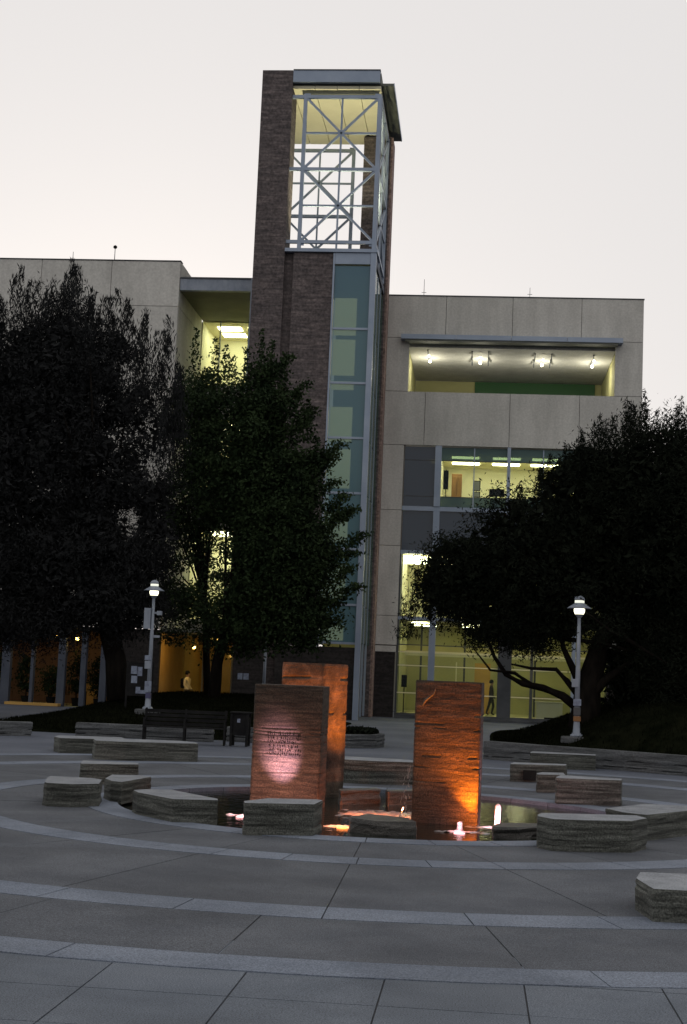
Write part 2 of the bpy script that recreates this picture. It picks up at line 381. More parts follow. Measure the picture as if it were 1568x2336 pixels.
# monoliths
m1 = thing('monolith', (-2.8, 22.4, 0), 'stone slab with rows of small lettering and a pink light spot', 'monolith', 'fountain monoliths')
sl1 = strata('slab', [(-3.375, 22.12), (-2.30, 21.95), (-2.275, 22.70), (-3.33, 22.87)], -.5, 1.80, 'mono', 3, amp=.0045, step=.02, res=.04, parent=m1, cracks=10, lk=.25, round_=.03)
b = MB(); rr = random.Random(5)
fx = Vector((1.075, -.17, 0)); 
for row in range(6):
    z = 1.04-row*.058
    xs = .22+rr.uniform(0, .02); end = .70-(.06 if row in (2, 6) else 0)
    x = xs
    while x < end:
        wch = rr.uniform(.011, .017)
        if rr.random() < .17: x += .026; continue
        for s_ in range(rr.randint(2, 3)):
            a = Vector((-3.375, 22.12, z))+fx*(x+rr.uniform(0, wch))+Vector((0, -.012, rr.uniform(-.010, .010)))
            c = a+fx*rr.uniform(-.008, .008)+Vector((0, 0, rr.choice((-1, 1))*rr.uniform(.006, .014)))
            b.bar(a, c, .007, .02, up=(0, 1, 0))
        x += wch+.017
ob = b.build('lettering', 'black', sl1); ob['kind'] = 'stuff'
m2 = thing('monolith', (-2.7, 24.3, 0), 'tallest stone slab, orange lit, standing behind the inscribed one', 'monolith', 'fountain monoliths')
strata('slab', [(-3.30, 24.52), (-2.53, 24.15), (-2.17, 24.85), (-2.93, 25.25)], -.5, 2.165, 'mono2', 9, amp=.010, step=.03, res=.045, parent=m2, cracks=2, lk=.3, round_=.05)
m3 = thing('monolith', (-.4, 21.2, 0), 'front right stone slab glowing orange down its right half', 'monolith', 'fountain monoliths')
sl3 = strata('slab', [(-.87, 21.08), (.085, 20.80), (.125, 21.42), (-.80, 21.68)], -.5, 1.965, 'mono', 31, amp=.0045, step=.02, res=.04, parent=m3, cracks=12, lk=.25, round_=.03)
b = MB(); b.tube([(-.76, 21.01, 1.60), (-.72, 21.0, 1.68), (-.66, 20.985, 1.73), (-.60, 20.965, 1.78), (-.575, 20.955, 1.85)], [.012, .024, .018, .014, .004], 6)
b.build('pale_scar', 'stone', sl3)

# fountain lights (coloured pool lamps, unseen spots raised above the opaque water) and jets
def fountain_light(loc, target, energy, col, cone, label, blend=.8, size=.03, hz=-.15):
    t = thing('fountain_light', (loc[0], loc[1], -.05), label, 'fountain light', 'coloured lights in the pool')
    d = (Vector(target)-Vector(loc)).normalized(); p = Vector((loc[0], loc[1], hz))-d*.02
    MB().tube([p, p+Vector((0, 0, .09))], [.06, .085], 16).build('housing', 'darksteel', t, smooth=True)
    MB().tube([p+Vector((0, 0, .088)), p+Vector((0, 0, .10))], [.075, .075], 16).build('lens', emit('lens_glow', col, 2.5), t)
    lamp_light(t, 'SPOT', loc, energy, col, size, target, cone, blend)
    return t
fountain_light((-2.86, 21.42, .04), (-2.90, 22.03, .66), 700, (1, .52, .68), 46, 'pink white pool light aimed at the inscribed monolith', 1.0)
fountain_light((-3.05, 20.90, .02), (-2.88, 22.00, .45), 170, (1, .42, .30), 88, 'red pool light before the inscribed monolith', 1.0)
fountain_light((-.02, 20.66, .0), (-.15, 20.90, 1.2), 820, (1, .205, .008), 74, 'orange pool light at the foot of the front right monolith', 1.0)
fountain_light((.04, 20.52, .0), (.0, 20.84, .35), 75, (1, .21, .01), 150, 'added orange spot filling in the glow at the right foot of the front slab', 1.0)  # extra spot, added to fill the dark wedge under the steep beam
fountain_light((-.75, 20.35, .0), (-.50, 20.96, 1.8), 150, (1, .26, .05), 80, 'dim orange pool light left of the front right monolith', 1.0)
fountain_light((.55, 21.0, .02), (.13, 21.0, .85), 110, (1, .42, .50), 70, 'pink pool light by the jet facing the slab side', 1.0)
fountain_light((-1.22, 24.45, .06), (-2.34, 24.50, 1.85), 1000, (1, .25, .02), 62, 'orange pool light right of the tallest monolith', 1.0)
fountain_light((-3.32, 23.65, .02), (-2.95, 24.35, 1.95), 520, (1, .25, .02), 60, 'orange pool light behind the inscribed monolith', 1.0)

def jet(x, y, h, r, label):
    t = thing('water_jet', (x, y, -.05), label, 'water jet', 'bubbling jets in the pool')
    b = MB(); b.lathe((x, y, -.05), [(r*1.5, 0), (r*1.05, .05), (r, h*.5), (r*1.08, h*.8), (r*.8, h*.96), (r*.2, h*1.02)], 14)
    b.v = [(p[0]+noise.noise(Vector(p)*23)*r*.3, p[1]+noise.noise(Vector(p)*19+Vector((3, 1, 7)))*r*.3, p[2]+noise.noise(Vector(p)*17)*.012) for p in b.v]
    b.build('column', 'foam', t, smooth=True)
    return t
def foam_patch(x, y, rx, ry, label, seed):
    b = MB(); rr = random.Random(seed); k = 10; nx, ny = 46, 20
    idx = {}
    for i in range(nx+1):
        for j in range(ny+1):
            u, v = i/nx*2-1, j/ny*2-1
            d = math.hypot(u, v); px, py = x+u*rx, y+v*ry
            hgt = (1-d)*.022 + noise.noise(Vector((px*8, py*8, seed)))*.022 + noise.noise(Vector((px*25, py*25, seed)))*.010 - .002
            idx[i, j] = len(b.v); b.v.append((px, py, -.055+min(hgt, .03)))
    for i in range(nx):
        for j in range(ny): b.f.append((idx[i, j], idx[i+1, j], idx[i+1, j+1], idx[i, j+1]))
    return tag(b.build('churned_water', 'foam', None, smooth=True), label, 'foam', 'churned water patches in the pool')
jet(.36, 20.95, .32, .042, 'white bubbling jet right of the front monolith')
jet(-.16, 20.10, .13, .035, 'small pink jet at the foot of the front monolith')
foam_patch(.45, 20.85, .62, .16, 'pink lit churned water around the white jet', 1)
foam_patch(-.15, 20.0, .40, .10, 'orange churned water at the foot of the front monolith', 2)
foam_patch(-1.25, 21.85, .75, .75, 'orange churned water left of the front monolith', 3)
foam_patch(-1.75, 19.9, .26, .16, 'orange churned water beside the black wet stone', 4)
foam_patch(-3.25, 20.75, .28, .12, 'pink churned water by the kite shaped seat', 5)
fountain_light((.40, 20.55, .10), (.48, 20.95, -.05), 150, (1, .45, .55), 120, 'pink pool light before the white jet', 1.0, .02)
fountain_light((-1.0, 21.25, .12), (-1.2, 21.85, -.05), 150, (1, .22, .07), 130, 'orange pool light over the churned water', 1.0, .02)
fountain_light((-1.72, 19.62, .10), (-1.75, 19.95, -.05), 80, (1, .26, .06), 130, 'orange pool light beside the black wet stone', 1.0, .02)
fountain_light((-3.22, 20.45, .10), (-3.24, 20.8, -.05), 60, (1, .45, .45), 130, 'pink pool light by the kite shaped seat', 1.0, .02)
fountain_light((-1.55, 21.35, .12), (-1.55, 21.9, -.05), 130, (1, .22, .07), 130, 'added orange spot brightening the water between the slabs, nearer the inscribed one', 1.0, .02)  # second low spot, added to brighten the same patch of water
fountain_light((-.16, 19.82, .10), (-.16, 20.10, .02), 26, (1, .42, .45), 110, 'pink pool light before the small jet', 1.0, .02)
# spray thrown from the left side of the front monolith
b = MB(); rr = random.Random(8)
for i in range(46):
    t_ = rr.random(); x = -.90-.16*t_**.5*rr.random(); z = .75-.75*t_; y = 21.15+rr.uniform(-.1, .15)
    b.bar((x, y, z), (x-.012*rr.random(), y, z-.03-.03*rr.random()), .006)
tag(b.build('water_spray', 'foam'), 'orange lit spray falling beside the front monolith', 'spray', kind='stuff')

# ------------------------------------------------------------------ grass mounds
def sm(t): t = max(0., min(1., t)); return t*t*(3-2*t)
def zL(x, y):
    return 1.02*sm((y-40)/13.5)*sm((x+16.4)/5.2)*sm((-4.8-x)/3.2)*sm((63-y)/4)
def zR(x, y):
    front = 37.9-.70*(x-.22) if x < 7.5 else 32.8
    return 1.55*sm((x-.2)/5.2)*sm((y-front)/5.5)*sm((64-y)/14)
def mound(name, fz, x0, x1, y0, y1, nx, ny, seed):
    b = MB(); rr = random.Random(seed)
    for i in range(nx+1):
        for j in range(ny+1):
            x, y = x0+(x1-x0)*i/nx, y0+(y1-y0)*j/ny; z = fz(x, y)
            b.v.append((x, y, z-.03+noise.noise(Vector((x*1.3, y*1.3, seed)))*.05*min(1, z*3)))
    for i in range(nx):
        for j in range(ny): a = i*(ny+1)+j; b.f.append((a, a+ny+1, a+ny+2, a+1))
    ob = b.build(name, 'grass', smooth=True); ob['kind'] = 'structure'
    return ob
mound('grass_mound', zL, -17.5, -4, 39.9, 64, 60, 60, 1)
mound('grass_mound', zR, 0, 16, 31, 64, 60, 70, 2)

def quads(name, cen, ax, ay, mat, parent=None):
    n = len(cen); v = np.empty((n, 4, 3), np.float32)
    v[:, 0] = cen-ax; v[:, 1] = cen-ay; v[:, 2] = cen+ax; v[:, 3] = cen+ay
    me = bpy.data.meshes.new(name); me.vertices.add(n*4); me.loops.add(n*4); me.polygons.add(n)
    me.vertices.foreach_set('co', v.ravel()); me.loops.foreach_set('vertex_index', np.arange(n*4, dtype=np.int32))
    me.polygons.foreach_set('loop_start', np.arange(0, n*4, 4, dtype=np.int32)); me.polygons.foreach_set('loop_total', np.full(n, 4, np.int32))
    me.update(); me.materials.append(M[mat])
    return link(name, me, parent)
def blades(fz, x0, x1, y0, y1, n, label):
    p = np.c_[RNG.uniform(x0, x1, n*2), RNG.uniform(y0, y1, n*2)]
    z = np.array([fz(a, c) for a, c in p]); ok = z > .03; p = p[ok][:n]; z = z[ok][:n]; n = len(p)
    h = RNG.uniform(.05, .13, n); a = RNG.uniform(0, 6.28, n)
    cen = np.c_[p, z+h*.4-.02]; ax = np.c_[RNG.normal(0, .02, n), RNG.normal(0, .02, n), h*.6]
    ay = np.c_[np.cos(a)*.012, np.sin(a)*.012, np.zeros(n)]
    tag(quads('grass_blades', cen, ax, ay, 'grass'), label, 'grass', kind='stuff')
blades(zL, -16.5, -5, 40, 58, 22000, 'dark short grass on the left mound')
blades(zR, .2, 12, 33, 56, 22000, 'dark short grass on the right mound')

# ------------------------------------------------------------------ low walls, planter, bench
def wall_poly(pts, th):
    P = [Vector((*p, 0)) for p in pts]; back = []
    for i, p in enumerate(P):
        t = (P[min(i+1, len(P)-1)]-P[max(i-1, 0)]).normalized(); back.append(p+Vector((-t.y, t.x, 0))*th)
    return pts+[(p.x, p.y) for p in back[::-1]]
for pts, h, lab in [
  ([(-14.2, 37.3), (-13.2, 37.8), (-11.85, 38.47)], .36, 'low stone wall at the far left picture edge'),
  ([(-11.04, 39.73), (-9.1, 39.84), (-7.2, 39.75)], .36, 'low stone wall along the foot of the left mound'),
  ([(-6.94, 40.63), (-6.0, 40.57), (-5.2, 40.8)], .40, 'short low stone wall just left of the tall monolith'),
  ([(.22, 37.9), (1.29, 36.98), (2.34, 36.38), (3.83, 35.41), (4.93, 34.61), (7.5, 32.7)], .45, 'long curved stone wall holding the right mound')]:
    tag(strata('stone_wall', wall_poly(pts, .38), -.03, h, 'wallstone', len(lab), amp=.014, res=.1, cracks=2), lab, 'wall')
pl = thing('planter', (-3.5, 41.6, 0), 'low curved stone planter with dark planting behind the monoliths', 'planter')
pp = [(-4.3, 40.5), (-3.4, 40.1), (-2.75, 40.7), (-2.55, 41.8), (-2.9, 43), (-4.2, 43.4), (-5, 42.2)]
strata('rim', pp, -.03, .36, 'wallstone', 77, res=.09, parent=pl)
cpp = (sum(p[0] for p in pp)/7, sum(p[1] for p in pp)/7)
MB().prism([(cpp[0]+(x-cpp[0])*.84, cpp[1]+(y-cpp[1])*.84) for x, y in pp], .30, .375).build('soil', 'grass', pl)
n = 2500; a = RNG.uniform(0, 6.28, n); r_ = RNG.random(n)**.5
cen = np.c_[cpp[0]+np.cos(a)*r_*.85, cpp[1]+np.sin(a)*r_*1.1, .38+RNG.random(n)*.10]
ob = quads('ground_cover', cen, RNG.normal(0, .03, (n, 3)), RNG.normal(0, .03, (n, 3)), 'leafC', pl); ob['kind'] = 'stuff'

bn = thing('park_bench', (-7.5, 38.2, 0), 'dark metal park bench with slatted back beside the left mound', 'bench')
u = Vector((2.1, .28, 0)).normalized(); base = Vector((-8.75, 38.2, 0)); ln = 2.2; v = Vector((u.y, -u.x, 0))
for i in range(4): MB().bar(base+v*(.10+i*.11)+Vector((0, 0, .43)), base+u*ln+v*(.10+i*.11)+Vector((0, 0, .43)), .09, .03).build('seat_slat', 'black', bn)
for i in range(4): MB().bar(base-v*(.02+.03*i)+Vector((0, 0, .50+i*.11)), base+u*ln-v*(.02+.03*i)+Vector((0, 0, .50+i*.11)), .03, .085).build('back_slat', 'black', bn)
for s_ in (.04, ln*.5, ln-.04):
    p = base+u*s_
    MB().bar(p+v*.45, p+v*.45+Vector((0, 0, .64)), .05).build('leg', 'black', bn)
    MB().bar(p-v*.02, p-v*.12+Vector((0, 0, .9)), .05).build('leg', 'black', bn)
    MB().bar(p+v*.47+Vector((0, 0, .64)), p-v*.08+Vector((0, 0, .62)), .05).build('armrest', 'black', bn)
rk = thing('trash_bin', (-6.2, 38.3, 0), 'dark square litter bin standing right of the park bench', 'bin')
for dx in (0, .42):
    for dy in (0, .42): bx('post', 'black', rk, -6.42+dx, -6.36+dx, 38.1+dy, 38.16+dy, 0, .85)
bx('bucket', 'black', rk, -6.38, -5.97, 38.14, 38.54, .28, .86); bx('lid', 'black', rk, -6.44, -5.91, 38.08, 38.60, .86, .90, bevel=.01)
bx('sticker', 'paper', rk, -6.24, -6.16, 38.133, 38.139, .62, .72)

# ------------------------------------------------------------------ street lamps
def street_lamp(x, y, z0, H, label, extras, energy):
    t = thing('street_lamp', (x, y, z0), label, 'street lamp', 'post top street lamps')
    MB().lathe((x, y, z0-.1), [(.42, 0), (.42, .14), (.40, .17)], 24).build('footing', 'wallstone', t)
    MB().lathe((x, y, z0+.07), [(.17, 0), (.17, .05), (.10, .09), (.085, .35), (.075, .42)], 20).build('base', 'lampmetal', t, smooth=True); bs = t.children[-1] if False else [c_ for c_ in t.children if c_.name.startswith('base')][0]
    for a in range(4): MB().lathe((x+.135*math.cos(a*1.57+.78), y+.135*math.sin(a*1.57+.78), z0+.11), [(.02, 0), (.02, .06)], 6).build('bolt', 'lampmetal', bs)
    top = z0+H
    MB().tube([(x, y, z0+.45), (x, y, z0+H*.5), (x, y, top-.55)], [.075, .062, .045], 14).build('pole', 'lampmetal', t, smooth=True)
    MB().lathe((x, y, top-.60), [(.05, 0), (.07, .03), (.11, .08), (.12, .10)], 20).build('collar', 'lampmetal', t, smooth=True)
    g = MB().lathe((x, y, top-.50), [(.115, 0), (.145, .07), (.15, .14), (.13, .16)], 20).build('globe', 'bulb', t, smooth=True)
    MB().lathe((x, y, top-.345), [(.34, 0), (.335, .012), (.22, .085), (.15, .13), (.135, .15)], 28).build('shade', 'lampmetal', t, smooth=True); sh_ = [c_ for c_ in t.children if c_.name.startswith('shade')][0]
    MB().lathe((x, y, top-.194), [(.13, 0), (.13, .075)], 20).build('glow_ring', 'bulbring', sh_, smooth=True)
    MB().lathe((x, y, top-.118), [(.145, 0), (.14, .04), (.11, .09), (.06, .118), (.02, .13)], 20).build('cap', 'lampmetal', sh_, smooth=True)
    lamp_light(t, 'POINT', (x, y, top-.42), energy, (1, .93, .66), .16)
    for name, mt, bb in extras: bx(name, mt, t, x+bb[0], x+bb[1], y+bb[2], y+bb[3], z0+bb[4], z0+bb[5], bevel=.008)
    return t
street_lamp(-10.63, 46.8, .53, 4.28, 'lit white street lamp with metal box and notices on its pole', [
   ('control_box', 'lampmetal', (-.27, -.055, -.10, .10, 2.68, 3.36)), ('bracket', 'lampmetal', (.04, .22, -.02, .02, 3.18, 3.24)),
   ('camera', 'lampmetal', (.14, .30, -.06, .06, 3.14, 3.28)), ('sign', 'lampmetal', (.06, .27, -.03, .01, 2.40, 2.48)),
   ('notice', 'paper', (-.17, .05, -.10, -.075, 1.66, 1.82)), ('notice', 'lampmetal', (-.16, .05, -.098, -.074, 1.38, 1.64)),
   ('notice', 'paper', (-.12, .10, -.10, -.076, .62, .98)), ('blue_wrap', emit('blue_tape', (.05, .05, .12), 0), (-.08, .08, -.085, .085, .42, .60))], 14)
street_lamp(2.745, 40.0, .52, 3.88, 'lit street lamp under the pine on the right mound', [
   ('box', 'lampmetal', (-.16, .02, -.10, -.05, 1.40, 1.62)), ('notice', 'paper', (-.11, .10, -.098, -.075, .90, 1.08)), ('notice', 'wood', (-.10, .10, -.098, -.076, .48, .62)),
   ('notice', 'darksteel', (-.10, .09, -.098, -.075, .64, .86))], 12)
street_lamp(-8.85, 60.5, .3, 3.95, 'distant lit street lamp glimpsed behind the leafy middle tree', [], 40)
nb = thing('notice_board', (-11.2, 47.6, .5), 'dark notice board with bluish papers left of the lamp post', 'notice board')
for dx in (-11.6, -10.75): bx('post', 'black', nb, dx, dx+.06, 47.6, 47.66, .3, 2.15)
bx('board', 'black', nb, -11.54, -10.75, 47.61, 47.65, 1.0, 2.1)
for (x0, x1, z0, z1) in [(-11.44, -11.24, 1.72, 1.98), (-11.42, -11.22, 1.42, 1.66), (-11.22, -11.06, 1.66, 1.96), (-11.25, -11.1, 1.08, 1.30), (-11.1, -10.8, 1.08, 1.20)]:
    bx('paper', 'paper', nb, x0, x1, 47.6, 47.607, z0, z1)

# ------------------------------------------------------------------ library building (right)
lib = thing('library_building', (1.2, 72, 0), 'pale precast concrete building with a roof terrace right of the tower', 'building')
YF = 71.9
def panel(p, x0, x1, z0, z1, y=YF, mt='concrete', th=.12, g=.012):
    return bx('panel', mt, p, x0+g, x1-g, y, y+th, z0+g, z1-g)
def prow(p, xs, z0, z1, **k):
    for a, c in zip(xs[:-1], xs[1:]): panel(p, a, c, z0, z1, **k)
prow(lib, [-5.30, -2.1, 1.25, 4.7, 7.78], 19.1, 21.28)
prow(lib, [-5.30, -3.0, 1.25, 4.7, 7.78], 13.6, 16.34)
for z0, z1 in [(16.34, 19.1), (10.3, 13.6), (8.5, 10.3), (5.0, 8.5), (3.55, 5.0)]:
    panel(lib, -5.30, -3.9 if z0 > 16 else -3.98, z0, z1); panel(lib, 6.4, 7.78, z0, z1)
panel(lib, -5.30, -4.0, 3.2, 3.52); panel(lib, 6.4, 7.78, 3.2, 3.52)
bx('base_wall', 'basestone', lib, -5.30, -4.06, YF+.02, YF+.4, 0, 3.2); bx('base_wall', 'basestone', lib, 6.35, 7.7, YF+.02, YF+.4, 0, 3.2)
for bb in [(-5.28, -3.93, 3.2, 21.2), (6.43, 7.74, 3.2, 21.2), (-3.93, 6.43, 18.95, 21.2), (-3.93, 6.43, 13.65, 16.28)]:
    bx('backing_wall', 'joint2', lib, bb[0], bb[1], YF+.123, YF+.4, bb[2], bb[3])
bx('parapet_cap', 'darksteel', lib, -5.30, 7.80, YF-.03, YF+.5, 21.285, 21.33)
bx('side_wall', 'concrete', lib, 7.4, 7.76, YF+.41, 86, 0, 21.26); bx('rear_wall', 'concrete', lib, -5.3, 7.74, 86.01, 86.3, 0, 21.2)
bx('roof', 'plaza', lib, -5.2, 7.38, YF+.52, 86, 20.6, 20.8)
# terrace
bx('terrace_ceiling', 'concrete', lib, -3.95, 6.46, YF+.42, 80.6, 18.72, 18.9)
bx('terrace_floor', 'plaza', lib, -3.95, 6.46, YF+.42, 80.6, 16.0, 16.28)
bx('terrace_wall', 'roomgreen', lib, -4.2, -3.96, YF+.42, 80.6, 16.29, 18.71); bx('terrace_wall', 'roomgreen', lib, 6.47, 6.7, YF+.42, 80.6, 16.29, 18.71)
bx('terrace_wall', 'roomgreen', lib, -3.95, 6.46, 80.7, 80.9, 16.29, 18.71)
bx('pane', 'greenglass', lib, -.6, 6.1, 80.62, 80.65, 16.3, 18.7)
for i in range(4):
    x0 = -4.32+i*2.765; bx('canopy_segment', 'steel', lib, x0+.01, x0+2.755, YF-.55, YF-.01, 18.93, 19.17)
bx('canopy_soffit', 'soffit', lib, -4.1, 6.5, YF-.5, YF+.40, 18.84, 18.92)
for x, y, y2 in [(-2.95, 73.3, 74.7), (-.32, 73.45, 74.8), (2.9, 73.65, 75.0), (5.5, 73.7, 75.1)]:
    for yy, r in ((y, .05), (y2, .075)):
        f = MB().lathe((x, yy, 18.45), [(r*.6, 0), (r, r*.6), (r, r*1.6), (r*.6, r*2.1)], 12).build('terrace_lamp', 'spotbulb', lib, smooth=True)
        for dx in (-.42, .42) if abs(x) < 3 and x > -1 else (-.05,):
            MB().bar((x+dx, yy-.5, 18.69), (x+dx, yy+.5, 18.5), .06).build('lamp_bracket', 'darksteel', f)
    lamp_light(lib, 'POINT', (x, y2, 17.9), 85, (1, .95, .75), .1)
# level with offices
def frame(p, name, *bb, mt='steel'): return bx(name, mt, p, *bb)
GY = YF+.18
for z0, z1, tag_ in [(10.3, 10.52, 0), (8.12, 8.30, 0), (4.83, 5.0, 0)]: frame(lib, 'sill_beam', -3.97, 6.42, GY-.10, GY+.12, z0, z1)
for x0, x1 in [(-2.40, -2.08), (1.2, 1.37), (4.62, 4.80)]:
    frame(lib, 'column', x0, x1, GY-.16, GY+.14, .2, 10.29); frame(lib, 'column', x0, x1, GY-.16, GY+.14, 10.53, 13.62)
BAYS = [(-3.97, -2.40), (-2.08, 1.2), (1.37, 4.62), (4.80, 6.42)]
for i, (x0, x1) in enumerate(BAYS):
    bx('pane', 'darkglass' if i in (0, 3) else 'glass', lib, x0, x1, GY, GY+.02, 11.06, 12.86)
    bx('blind', 'darkglass' if i in (0, 3) else 'blind', lib, x0, x1, GY, GY+.03, 12.89, 13.55)
    bx('spandrel', 'darkglass' if i in (0, 3) else 'blind', lib, x0, x1, GY, GY+.03, 10.53, 11.03)
    bx('spandrel', 'darkglass', lib, x0, x1, GY, GY+.03, 8.31, 10.29)
    bx('rail', 'darksteel', lib, x0, x1, GY-.02, GY+.05, 11.03, 11.06); bx('rail', 'darksteel', lib, x0, x1, GY-.02, GY+.05, 12.86, 12.89)
    bx('pane', 'glass', lib, x0, x1, GY, GY+.02, 5.01, 8.11)
    for z0, z1 in [(.28, 1.22), (1.24, 2.56), (2.60, 3.22), (3.62, 4.82)]: bx('pane', 'glass', lib, x0, x1, GY, GY+.02, z0, z1)
    for z in (1.23, 2.58, 3.24, 3.6): bx('transom', 'cream' if z < 3.5 else 'darksteel', lib, x0, x1, GY-.03, GY+.05, z-.025, z+.025)
    if i in (1, 2): bx('mullion', 'steel', lib, (x0+x1)/2-.03, (x0+x1)/2+.03, GY-.04, GY+.06, 10.53, 13.55)
bx('mullion', 'darksteel', lib, -3.98, -3.90, GY-.08, GY+.1, .2, 8.1)
bx('plinth', 'wallstone', lib, -3.98, 6.35, YF-.1, YF+.35, 0, .24)
bx('column', 'darksteel', lib, 1.03, 1.70, YF-.02, YF+.16, .24, 4.2); bx('mullion', 'darksteel', lib, 2.62, 2.76, GY-.06, GY+.1, .24, 4.8)
# interiors: office, corridor, lobby
def room(p, x0, x1, y0, y1, z0, z1, wall, ceil='ceiling', back=None):
    bx('room_floor', 'roomgreen', p, x0, x1, y0, y1, z0-.1, z0); bx('room_ceiling', ceil, p, x0, x1, y0, y1, z1, z1+.1)
    bx('room_wall', wall, p, x0-.1, x0, y0, y1, z0, z1); bx('room_wall', wall, p, x1, x1+.1, y0, y1, z0, z1)
    bx('room_wall', back or wall, p, x0, x1, y1, y1+.1, z0, z1)
def tubes(p, lst, z, mt='tube', w=.6, l=1.2):
    for x, y in lst: bx('ceiling_light', mt, p, x-l/2, x+l/2, y-w/2, y+w/2, z-.04, z-.005)
room(lib, -2.1, 4.6, GY+.3, 77.5, 10.6, 13.3, 'roomwall')
tubes(lib, [(-.9, 73.6), (1.2, 73.6), (3.2, 73.6), (-.9, 75.6), (1.2, 75.6), (3.2, 75.6)], 13.3, l=1.4)
room(lib, -3.9, -2.3, GY+.3, 76, 10.6, 13.3, 'wood'); bx('ceiling_light', 'tubewarm', lib, -2.7, -2.45, 74.5, 75.4, 13.2, 13.28)
room(lib, -3.85, 6.3, GY+.3, 79, 5.0, 8.12, 'roomwall'); tubes(lib, [(-3.1, 73.4), (-1, 73.4), (1.2, 73.4), (3.4, 73.4), (-3.1, 76), (-1, 76), (1.2, 76)], 8.10, w=.6, l=1.3)
for x in (-3.2, -1.4): bx('light_box', 'tube', lib, x-.62, x+.62, 73.0, 73.1, 7.70, 8.06)
room(lib, -3.85, 6.3, GY+.3, 81, .2, 4.82, 'roomgreen')
tubes(lib, [(-2.8, 74), (-.2, 74), (2.4, 74), (4.9, 74), (-2.8, 78), (-.2, 78), (2.4, 78), (4.9, 78)], 4.80, w=.4)
bx('inner_wall', 'orangewall', lib, -.1, .75, 79.0, 79.2, .2, 2.9); bx('inner_frame', 'cream', lib, -1.12, -1.05, 78.5, 78.6, .2, 2.9)
for x in (-3.0, -.7, 3.0): bx('inner_mullion', 'darksteel', lib, x, x+.1, 77, 77.1, .2, 4.8)
bx('inner_beam', 'cream', lib, -3.8, 6.3, 76.9, 77.0, 3.15, 3.4)
def furn(name, label, cat, parts, group=None):
    xs = [p[2][0] for p in parts]; t = thing(name, (parts[0][2][0], parts[0][2][2], parts[0][2][4]), label, cat, group)
    for nm, mt, bb in parts: bx(nm, mt, t, *bb, bevel=.01)
    return t
furn('reception_counter', 'cream reception counter inside the glazed lobby', 'counter', [('front', 'cream', (3.0, 4.3, 73.0, 73.6, .2, 1.02)), ('top', 'cream', (2.95, 4.35, 72.95, 73.65, 1.03, 1.07)), ('kick', 'black', (3.4, 4.2, 72.97, 72.99, .22, .3))])
furn('display_stand', 'dark slim stand with a panel just inside the lobby glass', 'stand', [('base', 'black', (-3.72, -3.42, 72.6, 72.9, .2, .24)), ('post', 'black', (-3.60, -3.55, 72.72, 72.77, .24, 1.5)), ('panel', 'black', (-3.72, -3.44, 72.68, 72.71, 1.5, 2.1))])
furn('desk_monitor', 'dark computer monitor on a stand in the lit office window', 'monitor', [('screen', 'black', (.35, 1.1, 72.55, 72.6, 11.2, 11.58)), ('neck', 'black', (.68, .76, 72.58, 72.63, 10.98, 11.2)), ('foot', 'black', (.55, .9, 72.5, 72.72, 10.6, 10.98))])
furn('cabinet', 'brown wooden cabinet in the lit office window', 'cabinet', [('body', 'wood', (-1.62, -1.08, 75.8, 76.3, 10.6, 12.75)), ('door', 'wood', (-1.58, -1.36, 75.76, 75.79, 10.7, 12.6)), ('door', 'wood', (-1.33, -1.11, 75.76, 75.79, 10.7, 12.6))])
furn('coat_stand', 'tall dark hanging shape beside the office window column', 'coat', [('post', 'black', (-1.86, -1.82, 72.62, 72.66, 10.6, 12.5)), ('coat', 'black', (-1.97, -1.72, 72.54, 72.74, 11.5, 12.45))])
for z0, z1, lab in [(11.42, 11.93, 'upper black framed sheet hanging in the office window'), (11.10, 11.38, 'lower black framed sheet hanging in the office window')]:
    t = thing('framed_sheet', (-.3, 72.3, z0), lab, 'picture frame')
    for bb in [(-.47, -.10, z0, z0+.03), (-.47, -.10, z1-.03, z1), (-.47, -.43, z0+.03, z1-.03), (-.14, -.10, z0+.03, z1-.03)]: bx('frame', 'black', t, bb[0], bb[1], 72.30, 72.32, bb[2], bb[3])
    bx('sheet', 'cream', t, -.43, -.14, 72.305, 72.315, z0+.03, z1-.03)
for x, z, h, lab in [(-3.3, 21.3, 1.05, 'thin radio mast on the library roof beside the tower'), (2.1, 21.3, .7, 'faint thin mast on the library roof right of the tower')]:
    t = thing('roof_mast', (x, 72.6, z), lab, 'antenna')
    MB().tube([(x, 72.6, 20.8), (x, 72.6, z+h)], [.02, .012], 6).build('mast', 'darksteel', t)
    MB().bar((x-.12, 72.6, z+.35), (x+.12, 72.6, z+.35), .02).build('crossbar', 'darksteel', t)

# ------------------------------------------------------------------ bell tower
tw = thing('bell_tower', (-8, 68, 0), 'tall brick tower with open steel lattice top and teal glass strip', 'tower')
YT = 64.4
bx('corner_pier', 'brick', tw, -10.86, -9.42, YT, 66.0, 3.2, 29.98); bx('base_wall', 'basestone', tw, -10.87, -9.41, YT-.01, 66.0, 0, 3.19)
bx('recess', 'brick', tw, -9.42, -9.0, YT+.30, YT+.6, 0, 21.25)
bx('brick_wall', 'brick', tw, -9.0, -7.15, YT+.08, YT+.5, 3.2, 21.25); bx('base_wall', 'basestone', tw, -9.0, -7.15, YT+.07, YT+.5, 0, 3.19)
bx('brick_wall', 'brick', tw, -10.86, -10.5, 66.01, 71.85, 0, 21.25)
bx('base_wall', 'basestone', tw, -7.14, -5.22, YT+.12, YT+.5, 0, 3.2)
bx('edge_trim', 'steel', tw, -7.15, -7.07, YT+.02, YT+.2, 3.2, 21.25)
bx('edge_trim', 'lampmetal', tw, -10.93, -10.87, YT+.1, YT+.2, 3, 20)
bx('corner_post', 'steel', tw, -5.42, -5.17, YT-.02, YT+.28, 0, 21.25)
bx('head_panel', 'steel', tw, -7.06, -5.43, YT+.03, YT+.3, 20.72, 21.25)
